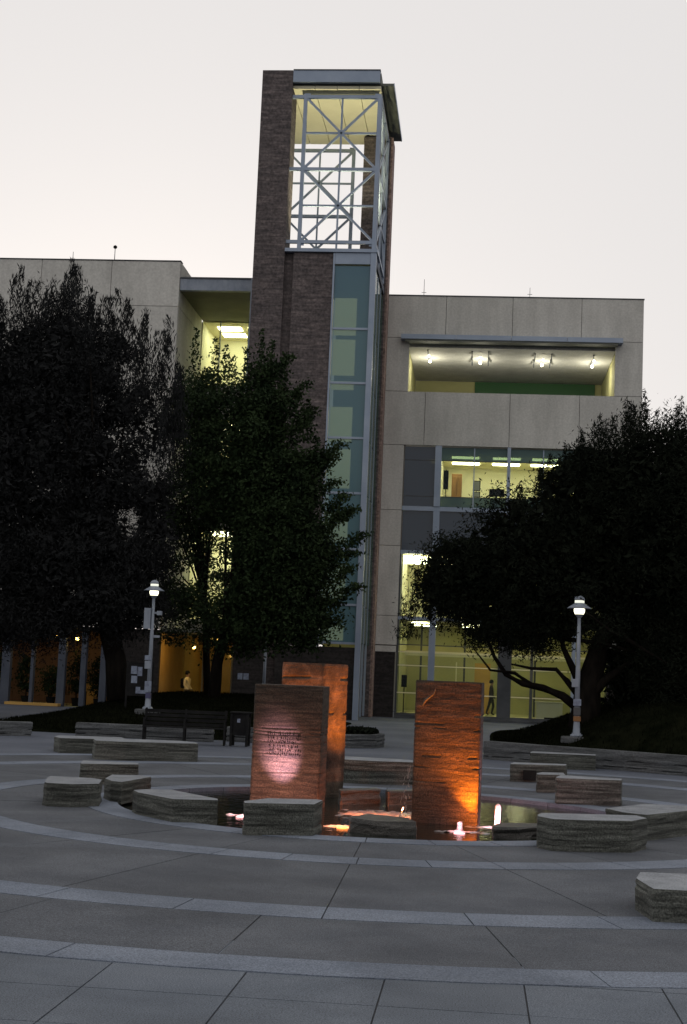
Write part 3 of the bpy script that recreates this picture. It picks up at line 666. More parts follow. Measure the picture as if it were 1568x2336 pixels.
zs = [3.38, 5.1, 7.6, 10.13, 12.65, 15.18, 17.70, 20.70]
for i, (a, c) in enumerate(zip(zs[:-1], zs[1:])):
    bx('pane', 'teal', tw, -7.06, -5.43, YT+.10, YT+.13, a+.05, c-.05)
    bx('transom', 'steel', tw, -7.06, -5.43, YT+.06, YT+.16, a-.05, a+.05)
    ys = [YT+.30, YT+2.2, YT+4.1, 70.35]
    for y0, y1 in zip(ys[:-1], ys[1:]): bx('side_pane', 'tealside', tw, -5.26, -5.23, y0+.03, y1-.03, a+.04, c-.04)
for y in (YT+2.2, YT+4.1): bx('side_mullion', 'steel', tw, -5.30, -5.2, y-.03, y+.03, .1, 20.7)
for z0, z1 in [(18.25, 19.25), (17.5, 18.22), (15.62, 17.3), (14.95, 15.35), (12.55, 14.15), (10.4, 12.2), (7.9, 9.3), (5.4, 7.0), (3.5, 4.2)]:
    bx('stair_panel', 'stairlit', tw, -7.04, -6.02, YT+.55, YT+.6, z0, z1)
bx('stair_core', 'roomgreen', tw, -7.1, -5.35, 66.5, 66.7, 0, 20.7)
bx('rear_pier', 'brick', tw, -6.5, -5.14, 70.4, 71.85, 0, 29.08); bx('pier_facing', 'brickred', tw, -5.137, -5.03, 70.42, 71.83, 0, 29.06)
bx('belfry_floor', 'plaza', tw, -10.5, -5.2, YT+.6, 70.39, 20.9, 21.24)
bx('ledge', 'steel', tw, -9.41, -5.12, YT-.06, YT+.6, 21.26, 21.42)
bx('fascia', 'steel', tw, -9.41, -5.34, YT+.01, YT+.25, 29.42, 29.98); bx('fascia_cap', 'darksteel', tw, -9.41, -5.32, YT-.02, YT+.3, 29.985, 30.03)
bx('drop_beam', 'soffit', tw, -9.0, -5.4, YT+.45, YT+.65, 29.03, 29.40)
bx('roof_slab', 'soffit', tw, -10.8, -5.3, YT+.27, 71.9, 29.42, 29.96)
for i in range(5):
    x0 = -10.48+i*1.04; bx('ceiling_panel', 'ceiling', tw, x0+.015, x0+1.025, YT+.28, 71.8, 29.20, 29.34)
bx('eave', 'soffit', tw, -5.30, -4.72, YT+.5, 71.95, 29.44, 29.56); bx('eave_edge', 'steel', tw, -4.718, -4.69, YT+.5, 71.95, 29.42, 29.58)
bx('rear_ledge', 'steel', tw, -10.4, -6.52, 71.4, 71.9, 21.0, 21.2)
def truss(p, A, B, mt='steel', ext=None, up=(0, 1, 0)):
    A, B = Vector((*A, 0)), Vector((*B, 0)); Cn = (A+B)/2
    Z = [21.8, 25.28, 28.78]; at = lambda q, z: Vector((q.x, q.y, z))
    for q in (A, B): MB().bar(at(q, 21.42), at(q, 28.9), .17, .17).build('post', mt, p)
    for z in Z:
        a = at(A, z); 
        if ext: a = at(Vector((*ext, 0)), z)
        MB().bar(a, at(B, z), .15, .15).build('chord', mt, p)
    MB().bar(at(Cn, 21.45), at(Cn, Z[2]), .085).build('bar', mt, p)
    for z0, z1 in zip(Z[:-1], Z[1:]):
        zm = (z0+z1)/2
        MB().bar(at(A, zm), at(B, zm), .085).build('bar', mt, p)
        MB().bar(at(A, z0), at(B, z1), .10, .10, up=up).build('diagonal', mt, p); MB().bar(at(A, z1), at(B, z0), .10, .10, up=up).build('diagonal', mt, p)
        d = (B-A).normalized()
        MB().bar(at(Cn, zm)-d*.16, at(Cn, zm)+d*.16, .05, .32).build('gusset', mt, p)
    for q, s_ in ((A, 1), (B, -1)):
        for z in Z:
            d = (B-A).normalized()*s_*.22; MB().bar(at(q, z)-d*.2, at(q, z)+d, .04, .34).build('gusset', mt, p)
truss(tw, (-8.80, YT+.25), (-5.33, YT+.25), ext=(-9.42, YT+.25))
truss(tw, (-10.6, 71.6), (-7.12, 71.6), ext=(-10.6, 71.6))
truss(tw, (-5.30, YT+.5), (-5.30, 70.3)); truss(tw, (-10.7, 66.1), (-10.7, 71.5))
for x in (-8.6, -7.6, -6.6, -5.9):
    t = thing('floodlight', (x, YT+.9, 21.42), f"floodlight on the belfry floor, {'first second third fourth'.split()[int(round((x+8.6)/.93))]} from the brick pier", 'floodlight', 'floodlights on the belfry floor')
    bx('bracket', 'black', t, x-.1, x+.1, YT+.86, YT+.96, 21.25, 21.42); bx('housing', 'black', t, x-.14, x+.14, YT+.8, YT+1.05, 21.43, 21.6); bx('lens', 'spotbulb', t, x-.11, x+.11, YT+.83, YT+1.02, 21.603, 21.615)
    lamp_light(t, 'SPOT', (x, YT+.95, 21.7), 480, (1, .93, .60), .1, (-7.8, YT+2.6, 29), 100, .8)
spk = furn('loudspeaker', 'dark loudspeaker on the belfry floor at the right corner', 'loudspeaker', [('cabinet', 'black', (-6.1, -5.7, 65.9, 66.2, 21.3, 21.75)), ('horn', 'black', (-6.0, -5.8, 65.7, 65.89, 21.4, 21.65))])
for x0, x1, lab in [(-10.62, -10.40, 'left bluish notice taped to the brick tower base'), (-10.36, -10.12, 'right bluish notice taped to the brick tower base')]:
    tag(MB().box(x0, x1, YT-.012, YT-.004, 1.58, 1.86).build('notice', 'paper'), lab, 'notice')

# ------------------------------------------------------------------ left building with the recessed link
ob_ = thing('office_building', (-20, 68, 0), 'pale flat roofed concrete building left of the tower behind the trees', 'building')
YL, YW = 65.5, 71.2
zz = [3.7, 7.6, 11.4, 15.2, 18.86, 21.02]
for a, c in zip(zz[:-1], zz[1:]): prow(ob_, [-32, -28, -24.6, -21.2, -17.8, -14.5], a, c, y=YL)
bx('backing_wall', 'joint2', ob_, -32, -14.56, YL+.123, YL+.4, 3.72, 21.0)
for a, c in zip(zz[:-1], zz[1:]): bx('side_panel', 'concrete', ob_, -14.72, -14.502, YL+.13, YW, a+.012, c-.012)
bx('roof', 'plaza', ob_, -32, -14.73, YL+.41, 74, 20.6, 20.8); bx('parapet_cap', 'darksteel', ob_, -32, -14.48, YL-.03, YL+.45, 21.03, 21.07)
bx('parapet_return', 'concrete', ob_, -14.9, -14.5, YL+.46, 67.2, 20.82, 21.02)
bx('link_fascia', 'lampmetal', ob_, -14.48, -10.95, YL+.05, YL+.35, 19.66, 20.22); bx('link_cap', 'darksteel', ob_, -14.48, -10.95, YL, YL+.4, 20.225, 20.29)
bx('link_soffit', 'soffit', ob_, -14.5, -10.9, YL+.36, YW+.4, 19.66, 19.9)
for z0, z1 in [(14.55, 16.28), (8.97, 10.6), (3.6, 4.44)]: bx('link_wall', 'concrete', ob_, -14.5, -10.9, YW, YW+.3, z0, z1)
LV = [(16.3, 19.6), (10.62, 14.5), (4.46, 8.95), (.05, 3.58)]
for k, (z0, z1) in enumerate(LV):
    for x0, x1 in ((-14.5, -13.56), (-13.50, -12.1), (-12.04, -10.9)):
        bx('pane', 'glass', ob_, x0, x1, YW+.1, YW+.12, z0, z1)
    for x in (-13.53, -12.07): bx('mullion', 'steel', ob_, x-.03, x+.03, YW+.06, YW+.16, z0, z1)
    room(ob_, -14.5, -10.75, YW+.32, 75.5, z0-.05, z1, 'roomwall' if k < 3 else 'orangewall')
    if k < 3: tubes(ob_, [(-13.3, 72.8), (-11.7, 72.8), (-13.3, 74.2), (-11.7, 74.2)], z1, w=.8)
    else: tubes(ob_, [(-11.6, 73)], z1-.02, l=.6); bx('ceiling_light', 'tubewarm', ob_, -13.6, -13.2, 73.5, 73.9, z1-.1, z1-.02)
MB().bar((-12.6, 72.6, 18.6), (-11.2, 72.6, 16.9), .07).build('stair_rail', 'darksteel', ob_)
bx('ground_side_wall', 'orangewall', ob_, -14.72, -14.502, YL+.41, YW+.3, 0, 3.68)
bx('porch_canopy', 'soffit', ob_, -14.5, -10.9, YL+.5, YW-.02, 3.60, 3.76)
# cafe front under the left building
room(ob_, -24.5, -16.5, YL+.5, 71, .0, 3.6, 'wood', ceil='basestone'); bx('backing_wall', 'joint2', ob_, -32, -24.6, YL+.4, YL+.6, 0, 3.7)
bx('ground_wall', 'basestone', ob_, -16.5, -14.5, YL+.1, YL+.4, 0, 3.68)
for x, r in [(-21.64, .2), (-20.4, .07), (-19.02, .17), (-18.0, .12), (-17.05, .15), (-23.2, .17)]:
    bx('column', 'slatepaint', ob_, x-r, x+r, YL-.02, YL+.3, 0, 3.69)
bx('cafe_ledge', 'orangewall', ob_, -21.4, -18.9, YL-.6, YL-.1, 0, .12)
for x, y, z, r in [(-19.85, 67.2, 3.2, .09), (-19.6, 67.3, 3.2, .09), (-18.65, 66.6, 3.15, .10), (-20.6, 67.8, 3.3, .06), (-13.02, 66.2, 2.95, .07)]:
    t = thing('pendant_lamp', (x, y, z), {-19.85: 'left of two close glowing pendant lamps in the cafe', -19.6: 'right of two close glowing pendant lamps in the cafe', -18.65: 'single glowing pendant lamp in the cafe, rightmost', -20.6: 'small high pendant lamp at the left of the cafe', -13.02: 'glowing lamp above the person in the ochre hall'}[x], 'pendant lamp', 'warm pendant lamps')
    MB().tube([(x, y, z+r), (x, y, 3.58)], [.012, .012], 6).build('cord', 'black', t)
    MB().lathe((x, y, z-r), [(r*.3, 0), (r*.9, r*.5), (r, r), (r*.8, r*1.6), (r*.3, r*2)], 12).build('bulb', emit('pendant_glow', (1, .68, .16), 16), t, smooth=True)
    lamp_light(t, 'POINT', (x, y, z-.25), 3.5 if x < -14 else 26, (1, .60, .13), .1)
for i, (x, y) in enumerate([(-20.1, 67.4), (-18.2, 67.0)]):
    t = thing('cafe_table', (x, y, 0), ['round wooden cafe table at the left behind the columns', 'round wooden cafe table at the right behind the columns'][i], 'table', 'cafe tables')
    MB().lathe((x, y, .70), [(.42, 0), (.42, .04)], 18).build('top', 'orangewall', t); MB().lathe((x, y, 0), [(.22, 0), (.2, .03), (.04, .06), (.035, .7)], 12).build('leg', 'black', t)
    for j, dx in enumerate((-.65, .65)):
        c = thing('cafe_chair', (x+dx, y, 0), ['first', 'second', 'third', 'fourth'][i*2+j]+' wooden cafe chair from the left behind the columns', 'chair', 'cafe chairs')
        bx('seat', 'wood', c, x+dx-.2, x+dx+.2, y-.2, y+.2, .43, .46)
        bx('backrest', 'wood', c, x+dx+(.17 if dx > 0 else -.2), x+dx+(.2 if dx > 0 else -.17), y-.2, y+.2, .5, .9)
        for a in (-.18, .16):
            for e in (-.18, .16): bx('leg', 'wood', c, x+dx+a, x+dx+a+.025, y+e, y+e+.025, 0, .43)
furn('serving_counter', 'long ochre serving counter at the back of the cafe', 'counter', [('front', 'orangewall', (-18.9, -16.8, 69.4, 69.9, 0, 1.05)), ('top', 'wood', (-18.95, -16.75, 69.3, 69.95, 1.06, 1.11))])
for x, z, h, lab in [(-17.86, 21.07, .78, 'roof mast with a dark ball on top on the left building')]:
    t = thing('roof_mast', (x, YL+.6, z), lab, 'antenna'); MB().tube([(x, YL+.6, 20.8), (x, YL+.6, z+h)], [.022, .016], 6).build('mast', 'darksteel', t)
    MB().lathe((x, YL+.6, z+h-.08), [(.02, 0), (.08, .04), (.10, .09), (.08, .14), (.02, .18)], 10).build('ball', 'black', t, smooth=True)
t = thing('roof_mast', (-19.9, YL+.6, 21.07), 'bare thin mast on the roof of the left building', 'antenna'); MB().tube([(-19.9, YL+.6, 20.8), (-19.9, YL+.6, 21.6)], [.02, .012], 6).build('mast', 'darksteel', t)

# ------------------------------------------------------------------ people
def person(name, loc, face, label, top, legs, hairc, skin, lean=0):
    t = thing(name, loc, label, 'person')
    V = [((0,0,.95),.15),((0,.0,1.15),.135),((0,.01,1.36),.16),((0,.01,1.50),.07),((0,-.01,1.58),.065),((0,-.02,1.66),.098),((0,-.01,1.76),.085),
         ((.10,0,.90),.10),((.12,-.10,.50),.07),((.12,-.02,.09),.05),((.12,-.16,.04),.04),
         ((-.10,0,.90),.10),((-.12,.10,.50),.07),((-.12,.22,.12),.05),((-.12,.10,.04),.04),
         ((.20,.01,1.42),.07),((.26,.06,1.14),.05),((.27,-.10,.93),.038),((.27,-.17,.86),.03),
         ((-.20,.01,1.42),.07),((-.26,.0,1.14),.05),((-.25,-.16,.98),.038),((-.24,-.23,.94),.03)]
    Ed = [(0,1),(1,2),(2,3),(3,4),(4,5),(5,6),(0,7),(7,8),(8,9),(9,10),(0,11),(11,12),(12,13),(13,14),(2,15),(15,16),(16,17),(17,18),(2,19),(19,20),(20,21),(21,22)]
    rot = Matrix.Rotation(face, 3, 'Z')
    me = bpy.data.meshes.new('body'); me.from_pydata([tuple(rot @ Vector(p)+Vector(loc)) for p, r in V], Ed, [])
    o2 = link('body', me, t); o2.modifiers.new('skin', 'SKIN'); 
    for i, (p, r) in enumerate(V): me.skin_vertices[0].data[i].radius = (r, r)
    me.skin_vertices[0].data[0].use_root = True
    sd_ = o2.modifiers.new('sub', 'SUBSURF'); sd_.levels = 2; sd_.render_levels = 2
    m, nt_, p_ = mk('clothes'); N = nt_.nodes; g = N.new('ShaderNodeNewGeometry'); sx = N.new('ShaderNodeSeparateXYZ'); nt_.links.new(g.outputs['Position'], sx.inputs[0])
    sb = N.new('ShaderNodeMath'); sb.operation = 'SUBTRACT'; sb.inputs[1].default_value = loc[2]; nt_.links.new(sx.outputs[2], sb.inputs[0])
    dv = N.new('ShaderNodeMath'); dv.operation = 'DIVIDE'; dv.inputs[1].default_value = 2; nt_.links.new(sb.outputs[0], dv.inputs[0])
    rp = N.new('ShaderNodeValToRGB'); rp.color_ramp.interpolation = 'CONSTANT'; e = rp.color_ramp.elements
    e[0].color = (.02, .02, .02, 1); e[1].position = .05; e[1].color = (*legs, 1); k_ = e.new(.48); k_.color = (*top, 1); k_ = e.new(.765); k_.color = (*skin, 1)
    nt_.links.new(dv.outputs[0], rp.inputs[0]); nt_.links.new(rp.outputs[0], p_.inputs['Base Color']); p_.inputs['Roughness'].default_value = .8
    me.materials.append(m)
    c = Vector(loc)+rot @ Vector((0, .015, 1.72))
    b = MB().lathe(c, [(.10, -.08), (.115, -.02), (.112, .04), (.08, .09), (.02, .112)], 12)
    b.build('hair', hairc, t, smooth=True)
    return t, rot
t, rot = person('person', (-13.40, 67.0, .04), 1.2, 'person in a pale shirt with a dark backpack walking past the ochre hall', (.70, .58, .30), (.10, .07, .04), 'black', (.35, .2, .12))
c = Vector((-13.40, 67.0, .04))+rot @ Vector((0, .22, 1.25)); bx('backpack', 'black', t, c.x-.12, c.x+.12, c.y-.17, c.y+.17, c.z-.25, c.z+.22, bevel=.06)
person('person', (.80, 75.5, .22), 1.4, 'dark clothed person standing behind the lobby glass', (.03, .02, .02), (.02, .02, .025), 'black', (.25, .14, .09))

# ------------------------------------------------------------------ trees
def crown(name, ells, nclump, nleaf, size, asp, mat, parent, spread=.35, upz=0., shell=.55, keep=None):
    w_ = np.array([e[1][0]*e[1][1]*e[1][2]*e[2] for e in ells]); w_ /= w_.sum()
    k = RNG.choice(len(ells), nclump, p=w_)
    d = RNG.normal(0, 1, (nclump, 3)); d /= np.linalg.norm(d, axis=1)[:, None]
    r = shell+(1-shell)*RNG.random(nclump); r = np.where(RNG.random(nclump) < .45, RNG.random(nclump)**.45, r)
    C0 = np.array([e[0] for e in ells])[k]; R0 = np.array([e[1] for e in ells])[k]
    cl = C0+d*R0*r[:, None]
    if keep is not None: cl = cl[keep(cl)]; nclump = len(cl)
    cs = spread*RNG.uniform(.6, 1.4, nclump)
    i = np.repeat(np.arange(nclump), nleaf); n = len(i)
    p = cl[i]+RNG.normal(0, 1, (n, 3))*cs[i][:, None]*np.array([1, 1, .75+upz])
    a = RNG.normal(0, 1, (n, 3)); a[:, 2] = a[:, 2]*(1-upz)+upz*2.2; a /= np.linalg.norm(a, axis=1)[:, None]
    u_ = RNG.normal(0, 1, (n, 3)); c = np.cross(a, u_); c /= np.linalg.norm(c, axis=1)[:, None]
    s_ = size*RNG.uniform(.6, 1.35, n)[:, None]
    return cl, quads(name, p.astype(np.float32), a*s_, c*s_*asp, mat, parent)
def core(ells, f, n, size, mat, parent, keep=None):
    w_ = np.array([e[1][0]*e[1][1]*e[1][2] for e in ells]); w_ /= w_.sum(); k = RNG.choice(len(ells), n, p=w_)
    d = RNG.normal(0, 1, (n, 3)); d /= np.linalg.norm(d, axis=1)[:, None]
    p = np.array([e[0] for e in ells])[k]+d*np.array([e[1] for e in ells])[k]*f*(RNG.random(n)**.4)[:, None]
    if keep is not None: p = p[keep(p)]; n = len(p)
    a = RNG.normal(0, 1, (n, 3)); a /= np.linalg.norm(a, axis=1)[:, None]; c = np.cross(a, RNG.normal(0, 1, (n, 3))); c /= np.linalg.norm(c, axis=1)[:, None]
    s_ = size*RNG.uniform(.6, 1.3, n)[:, None]; quads('inner_foliage', p, a*s_, c*s_*.45, mat, parent)
def limbs(b, root, targets, r0, sag=.3):
    for q in targets:
        a, c = Vector(root), Vector(q); m = a.lerp(c, .5)+Vector((random.uniform(-.3, .3), random.uniform(-.3, .3), -sag*random.random()+.2))
        b.tube([a, a.lerp(m, .5)+Vector((0, 0, .1)), m, m.lerp(c, .5), c], [r0, r0*.8, r0*.6, r0*.4, r0*.15], 6)

# feathery dark tree at the left
t = thing('feathery_tree', (-12.6, 50, 1.0), 'tall feathery dark tree filling the left side', 'tree')
E1 = [((-14.6, 50, 12.0), (2.7, 2.2, 2.9), 1.2), ((-17.8, 50, 11.8), (2.2, 2, 2.8), 1), ((-15.6, 50, 9.3), (3.1, 2.6, 6.0), 1), ((-13.0, 50, 8.2), (2.1, 2.2, 5.2), 1.1), ((-18.8, 50.4, 8.6), (2.6, 2.6, 6.2), 1), ((-13.6, 49.6, 5.2), (3.0, 2.3, 2.2), 1.5), ((-17.5, 49.8, 5.2), (3.6, 2.3, 2.0), 1.3), ((-11.9, 50, 6.2), (1.4, 1.8, 3.6), 1), ((-19.8, 49.3, 3.75), (4.6, 2, 1.2), 3.2), ((-16.6, 49.2, 3.25), (3.4, 1.5, .7), 5), ((-20.5, 49.2, 3.3), (2.5, 1.5, .7), 4), ((-12.6, 49.8, 4.1), (1.7, 1.8, 1.3), 1.6)]
g1 = lambda p: ~((p[:, 0] > -14.6) & (p[:, 2] > 4.6) & (p[:, 2] < 12.8) & (np.array([noise.noise(Vector((q[0]*1.1, q[1]*.25, q[2]*.9))) for q in p]) > np.interp(p[:, 0], [-14.5, -12.6, -10.5], [.5, .12, .0])))
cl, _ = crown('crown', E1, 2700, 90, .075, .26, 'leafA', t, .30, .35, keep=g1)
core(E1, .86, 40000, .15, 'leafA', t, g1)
# upright plumes along the top
pl_ = []
for x, zt in [(-17.6, 15.3), (-16.8, 15.7), (-16.2, 16.2), (-15.7, 15.9), (-15.0, 16.4), (-14.5, 15.9), (-14.0, 15.4), (-13.4, 15.7), (-12.8, 15.2), (-12.3, 14.2), (-11.9, 13.2), (-11.4, 14.2), (-11.0, 12.9), (-18.4, 14.6), (-13.7, 14.8), (-15.4, 15.2), (-16.5, 15.0), (-12.0, 14.9), (-11.2, 12.0), (-10.9, 11.2)]:
    for q in range(3):
        dx, dy = RNG.normal(0, .22), RNG.normal(0, .7); n = 260; tt = RNG.random(n)
        hh = 2.6*RNG.uniform(.8, 1.15); pl_.append(np.c_[x+dx+RNG.normal(0, 1, n)*(.05+.26*tt)+tt*RNG.normal(0, .15), 50+dy+RNG.normal(0, 1, n)*(.05+.24*tt), zt-RNG.uniform(-.1, .5)-tt*hh])
pl_ = np.concatenate(pl_); n = len(pl_)
a = RNG.normal(0, .35, (n, 3)); a[:, 2] = 1; a /= np.linalg.norm(a, axis=1)[:, None]; c = np.cross(a, RNG.normal(0, 1, (n, 3))); c /= np.linalg.norm(c, axis=1)[:, None]
s_ = RNG.uniform(.07, .15, n)[:, None]; quads('plumes', pl_, a*s_, c*s_*.16, 'leafA', t)
b = MB(); b.tube([(-12.4, 50, .8), (-12.6, 50, 2.2), (-13.3, 50, 4.5), (-14.2, 50, 7.5), (-14.8, 50, 11)], [.42, .36, .30, .22, .08], 10)
limbs(b, (-13.0, 50, 3.6), [tuple(p) for p in cl[RNG.choice(len(cl), 26)]], .13); limbs(b, (-14.0, 50, 6.8), [tuple(p) for p in cl[RNG.choice(len(cl), 26)]], .11)
b.build('trunk', 'bark', t, smooth=True)

# leafy tree before the tower
t = thing('leafy_tree', (-9.4, 52, 1.1), 'dense green small leaved tree growing in front of the tower', 'tree')
E2 = [((-8.2, 52, 9.4), (1.3, 1.6, 4.0), 1.1), ((-7.4, 52, 6.4), (1.9, 2.0, 2.8), 1.2), ((-9.5, 52, 9.4), (1.4, 1.7, 2.2), .8), ((-6.7, 51.8, 8.6), (.8, 1.2, 1.7), 1), ((-10.2, 52, 11.2), (1.0, 1.2, 1.4), .7), ((-8.7, 52.2, 4.2), (2.1, 1.8, 1.6), .9), ((-6.0, 51.8, 6.1), (.8, 1.1, 1.3), .9), ((-7.0, 52, 4.0), (2.0, 1.6, 1.2), 1.2), ((-10.4, 52, 4.5), (1.4, 1.4, .8), 1.0)]
gap = lambda p: ~(((p[:, 0] > -11.2) & (p[:, 0] < -8.7) & (p[:, 2] > 3.7) & (p[:, 2] < 7.1) & (np.array([noise.noise(Vector((q[0]*1.6, q[1]*.2, q[2]*1.6))) for q in p]) > -.12)) | ((p[:, 0] > -11.2) & (p[:, 0] < -9.2) & (p[:, 2] > 8.4) & (p[:, 2] < 11.2) & (np.array([noise.noise(Vector((q[0]*1.6, q[1]*.2, q[2]*1.6))) for q in p]) > .1)))
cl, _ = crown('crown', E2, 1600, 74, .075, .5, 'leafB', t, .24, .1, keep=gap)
core(E2[:2]+E2[3:4], .8, 9000, .15, 'leafB', t)
sh = []
for x, zt, hh in [(-8.3, 14.6, 2.6), (-7.9, 14.2, 2.2), (-8.8, 13.9, 2.4), (-7.4, 13.3, 2.0), (-9.3, 13.6, 2.6), (-10.0, 14.3, 3.2), (-10.8, 14.6, 3.4), (-10.4, 13.1, 2.2), (-6.5, 12.0, 1.6), (-6.1, 10.6, 1.4), (-9.6, 14.0, 2.6), (-6.9, 12.4, 1.5), (-11.3, 13.0, 2.4)]:
    n = 330; tt = RNG.random(n)**.8; sh.append(np.c_[x+RNG.normal(0, 1, n)*(.05+.2*tt), 52+RNG.normal(0, 1, n)*(.05+.25*tt), zt-tt*hh])
for x0, z0, x1, z1 in [(-6.2, 9.6, -5.1, 10.4), (-5.6, 7.7, -4.9, 8.5), (-5.2, 6.4, -4.1, 7.1), (-5.2, 4.7, -4.2, 5.2), (-6.0, 3.9, -5.2, 3.8), (-7.4, 11.6, -6.5, 12.6), (-7.0, 10.6, -6.2, 11.6), (-6.6, 9.6, -5.6, 9.9), (-6.3, 8.3, -5.2, 9.0), (-5.9, 7.0, -4.7, 7.9), (-5.6, 5.9, -4.4, 6.4), (-5.6, 5.0, -4.5, 5.9), (-6.2, 4.3, -5.0, 4.6), (-7.9, 12.6, -7.2, 13.6), (-5.4, 7.4, -4.6, 8.0), (-6.0, 9.2, -5.3, 10.0)]:
    n = 420; tt = RNG.random(n); sh.append(np.c_[x0+(x1-x0)*tt+RNG.normal(0, .14, n), 51.8+RNG.normal(0, .2, n), z0+(z1-z0)*tt+RNG.normal(0, .16, n)*(1.3-tt)])
sh = np.concatenate(sh); n = len(sh); a = RNG.normal(0, 1, (n, 3)); a /= np.linalg.norm(a, axis=1)[:, None]; c = np.cross(a, RNG.normal(0, 1, (n, 3))); c /= np.linalg.norm(c, axis=1)[:, None]
s_ = RNG.uniform(.05, .10, n)[:, None]; quads('shoots', sh, a*s_, c*s_*.5, 'leafB', t)
b = MB(); b.tube([(-9.4, 52, .9), (-9.35, 52, 2.2), (-8.9, 52, 4.5), (-8.4, 52, 8), (-8.2, 52, 12.5)], [.24, .2, .17, .12, .03], 10)
limbs(b, (-9.1, 52, 3.2), [tuple(p) for p in cl[RNG.choice(len(cl), 22)]], .08); limbs(b, (-8.6, 52, 6.5), [tuple(p) for p in cl[RNG.choice(len(cl), 22)]], .07)
b.build('trunk', 'bark', t, smooth=True)

# spreading pine on the right mound
t = thing('pine_tree', (3.3, 43, .9), 'broad black pine with low curving limbs on the right mound', 'tree')
E3 = [((5.6, 43, 6.4), (3.7, 2.8, 3.7), 1), ((1.7, 42.6, 5.5), (2.4, 2.1, 2.3), 1.1), ((-.5, 42.6, 5.1), (1.4, 1.4, 1.25), 2.0), ((3.2, 43, 7.6), (1.7, 1.8, 1.5), 1.1), ((7.8, 43.6, 6.4), (2.8, 2.6, 3.4), .9), ((.6, 42.6, 3.9), (1.5, 1.4, .9), 1), ((5.9, 43, 3.4), (1.8, 1.8, 1.2), 1.2), ((3.4, 42.9, 4.2), (1.6, 1.6, 1.1), 1), ((1.2, 42.6, 3.6), (1.8, 1.3, .8), 2.2), ((-.9, 42.6, 4.4), (1.0, 1, .9), 2.2), ((5.6, 42, 2.6), (1.3, 1.2, 1.3), 1.5)]
gap3 = lambda p: ~((p[:, 0] > 2.2) & (p[:, 0] < 4.4) & (p[:, 2] < 4.6) & (RNG.random(len(p)) < .55))
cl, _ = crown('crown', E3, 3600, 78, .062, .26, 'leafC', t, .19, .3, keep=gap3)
core([e for e in E3 if e[0][2] > 4.3 and e[0][0] != 3.4], .86, 32000, .15, 'leafC', t)
crown('lamp_sprays', [((2.8, 39.5, 4.45), (.8, .4, .35), 1), ((3.3, 40.2, 3.6), (.9, .5, .5), .6)], 20, 60, .06, .26, 'leafC', t, .13, .1)
tf = []
for x, zt in [(1.0, 8.1), (1.5, 8.5), (2.0, 8.9), (2.4, 9.3), (2.9, 9.5), (3.3, 9.9), (3.7, 10.2), (4.2, 10.5), (4.7, 10.5), (5.2, 10.3), (5.7, 10.4), (6.2, 10.5), (6.8, 10.2), (.4, 7.3), (-.2, 6.6), (-1.2, 6.1), (4.45, 10.8), (5.95, 10.7), (2.65, 9.7), (3.1, 9.0), (-1.8, 5.4), (-1.95, 4.7)]:
    for q in range(2):
        n = 230; tt = RNG.random(n)**.7; hh = RNG.uniform(.9, 1.5); dx, dy = RNG.normal(0, .13), RNG.normal(0, .4)
        tf.append(np.c_[x+dx+RNG.normal(0, 1, n)*(.02+.13*tt), 43+dy+RNG.normal(0, 1, n)*(.03+.14*tt), zt-RNG.uniform(0, .35)-tt*hh])
tf = np.concatenate(tf); n = len(tf); a = RNG.normal(0, .6, (n, 3)); a[:, 2] += .8; a /= np.linalg.norm(a, axis=1)[:, None]; c = np.cross(a, RNG.normal(0, 1, (n, 3))); c /= np.linalg.norm(c, axis=1)[:, None]
s_ = RNG.uniform(.06, .11, n)[:, None]; quads('needle_tufts', tf, a*s_, c*s_*.16, 'leafC', t)
b = MB(); b.tube([(3.15, 42.8, .6), (3.2, 42.8, 1.3), (3.25, 42.8, 2.0), (3.6, 43, 3.2), (4.3, 43, 5), (4.9, 43, 8)], [.50, .42, .36, .28, .22, .06], 12)
for P_, r_ in [([(3.1, 42.7, 1.2), (2.5, 42.6, 1.65), (1.95, 42.6, 1.85), (1.35, 42.6, 1.95), (.85, 42.6, 2.2), (.5, 42.6, 2.7), (.2, 42.6, 3.4)], .14),
               ([(1.6, 42.6, 1.93), (1.1, 42.5, 2.25), (.4, 42.5, 2.3), (-.1, 42.5, 2.9)], .07),
               ([(3.1, 42.7, 1.5), (2.6, 42.6, 2.1), (2.3, 42.6, 2.4), (1.6, 42.6, 2.4), (1.0, 42.6, 2.5)], .10),
               ([(3.15, 42.7, 1.6), (2.85, 42.6, 2.3), (2.5, 42.6, 3.0), (2.2, 42.6, 4.2)], .15),
               ([(3.2, 42.7, 1.5), (3.7, 42.6, 2.15), (4.3, 42.7, 2.6), (5.2, 42.8, 3.2)], .17),
               ([(2.9, 40.5, 4.02), (3.2, 40.5, 3.82), (3.55, 40.6, 3.55), (3.9, 41.2, 3.4), (4.2, 42.9, 3.6)][::-1], .08)]:
    b.tube(P_, [r_*(1-.75*i/(len(P_)-1)) for i in range(len(P_))], 8)
limbs(b, (3.8, 43, 3.8), [tuple(p) for p in cl[RNG.choice(len(cl), 30)]], .11); limbs(b, (2.4, 42.6, 3.3), [tuple(p) for p in cl[RNG.choice(len(cl), 14)]], .07)
b.build('trunk', 'bark', t, smooth=True)

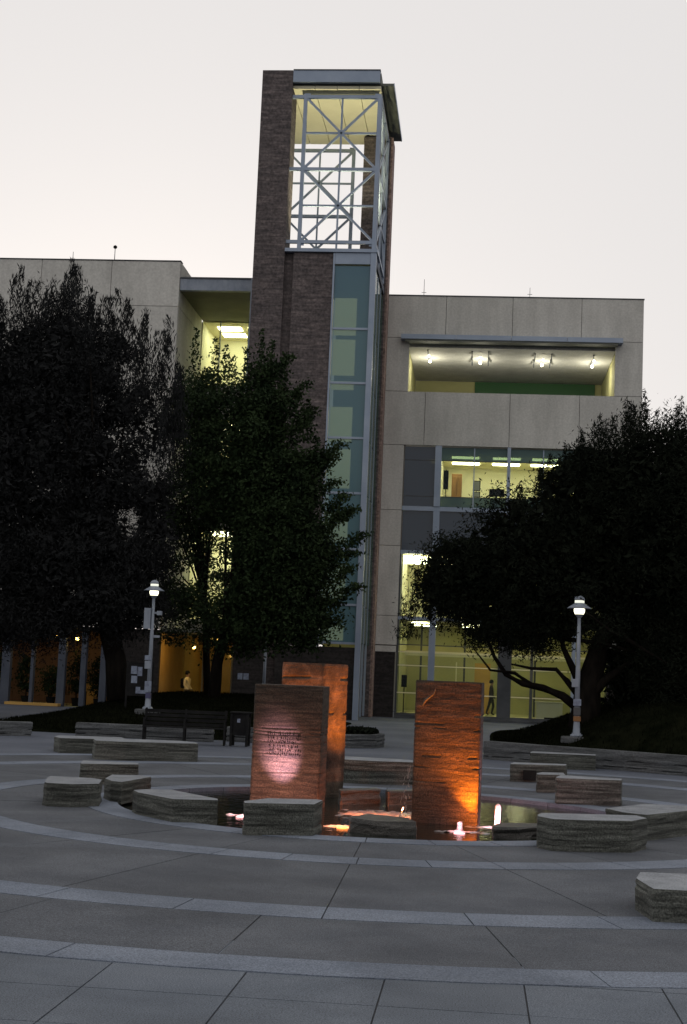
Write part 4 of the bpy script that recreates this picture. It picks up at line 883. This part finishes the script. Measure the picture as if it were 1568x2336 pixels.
# dark evergreen mass beyond the pine
t = thing('evergreen_shrub', (7.2, 47, .9), 'big black evergreen shrub behind the pine at the right edge', 'shrub')
E4 = [((6.6, 47, 3.0), (2.5, 1.8, 2.6), 1), ((9.6, 47, 3.8), (2.8, 2, 3.4), 1), ((5.7, 46.6, 2.0), (1.2, 1.2, 1.5), 1.4)]
cl, _ = crown('crown', E4, 1300, 64, .12, .45, 'leafC', t, .3)
b = MB(); b.tube([(7.2, 47, .6), (7.3, 47, 2.5), (7.6, 47, 4)], [.2, .15, .05], 8); limbs(b, (7.2, 47, 1.4), [tuple(p) for p in cl[RNG.choice(len(cl), 14)]], .08)
b.build('stem', 'bark', t)
# far slender tree in the recess between left building and tower
t = thing('slender_tree', (-10.75, 58, .9), 'slender leafy tree in the gap between left building and tower', 'tree')
E5 = [((-11.8, 58, 12.2), (1.5, 1.2, 2.0), 1), ((-11.9, 58, 8.6), (1.7, 1.2, 1.9), 1), ((-12.0, 58, 5.4), (1.8, 1.2, 2.4), .5)]
cl, _ = crown('crown', E5, 330, 60, .08, .5, 'leafB', t, .26)
b = MB(); b.tube([(-10.75, 58, .8), (-11.0, 58, 4), (-11.6, 58, 8), (-11.5, 58, 12)], [.16, .13, .09, .03], 8); limbs(b, (-11.05, 58, 4.5), [tuple(p) for p in cl[RNG.choice(len(cl), 20)]], .05)
b.build('trunk', 'bark', t, smooth=True)

for i, (x, h) in enumerate([(-22.3, 2.3), (-20.95, 2.5), (-19.75, 1.7), (-18.55, 2.4), (-17.5, 2.2)]):  # invented potted plants, placed to break up the orange glow of the cafe
    t = thing('added_shrub', (x, 66.6, 0), ['first', 'second', 'third', 'fourth', 'fifth'][i]+' added potted shrub from the left, breaking up the cafe glow', 'plant', 'added shrubs breaking up the cafe glow')
    MB().lathe((x, 66.6, 0), [(.16, 0), (.22, .35), (.24, .38)], 14).build('pot', 'black', t)
    crown('leaves', [((x, 66.6, h*.62), (.42, .35, h*.42), 1)], 34, 34, .07, .5, 'leafB', t, .13)
    MB().tube([(x, 66.6, .3), (x, 66.6, h*.8)], [.03, .012], 6).build('stem', 'bark', t)
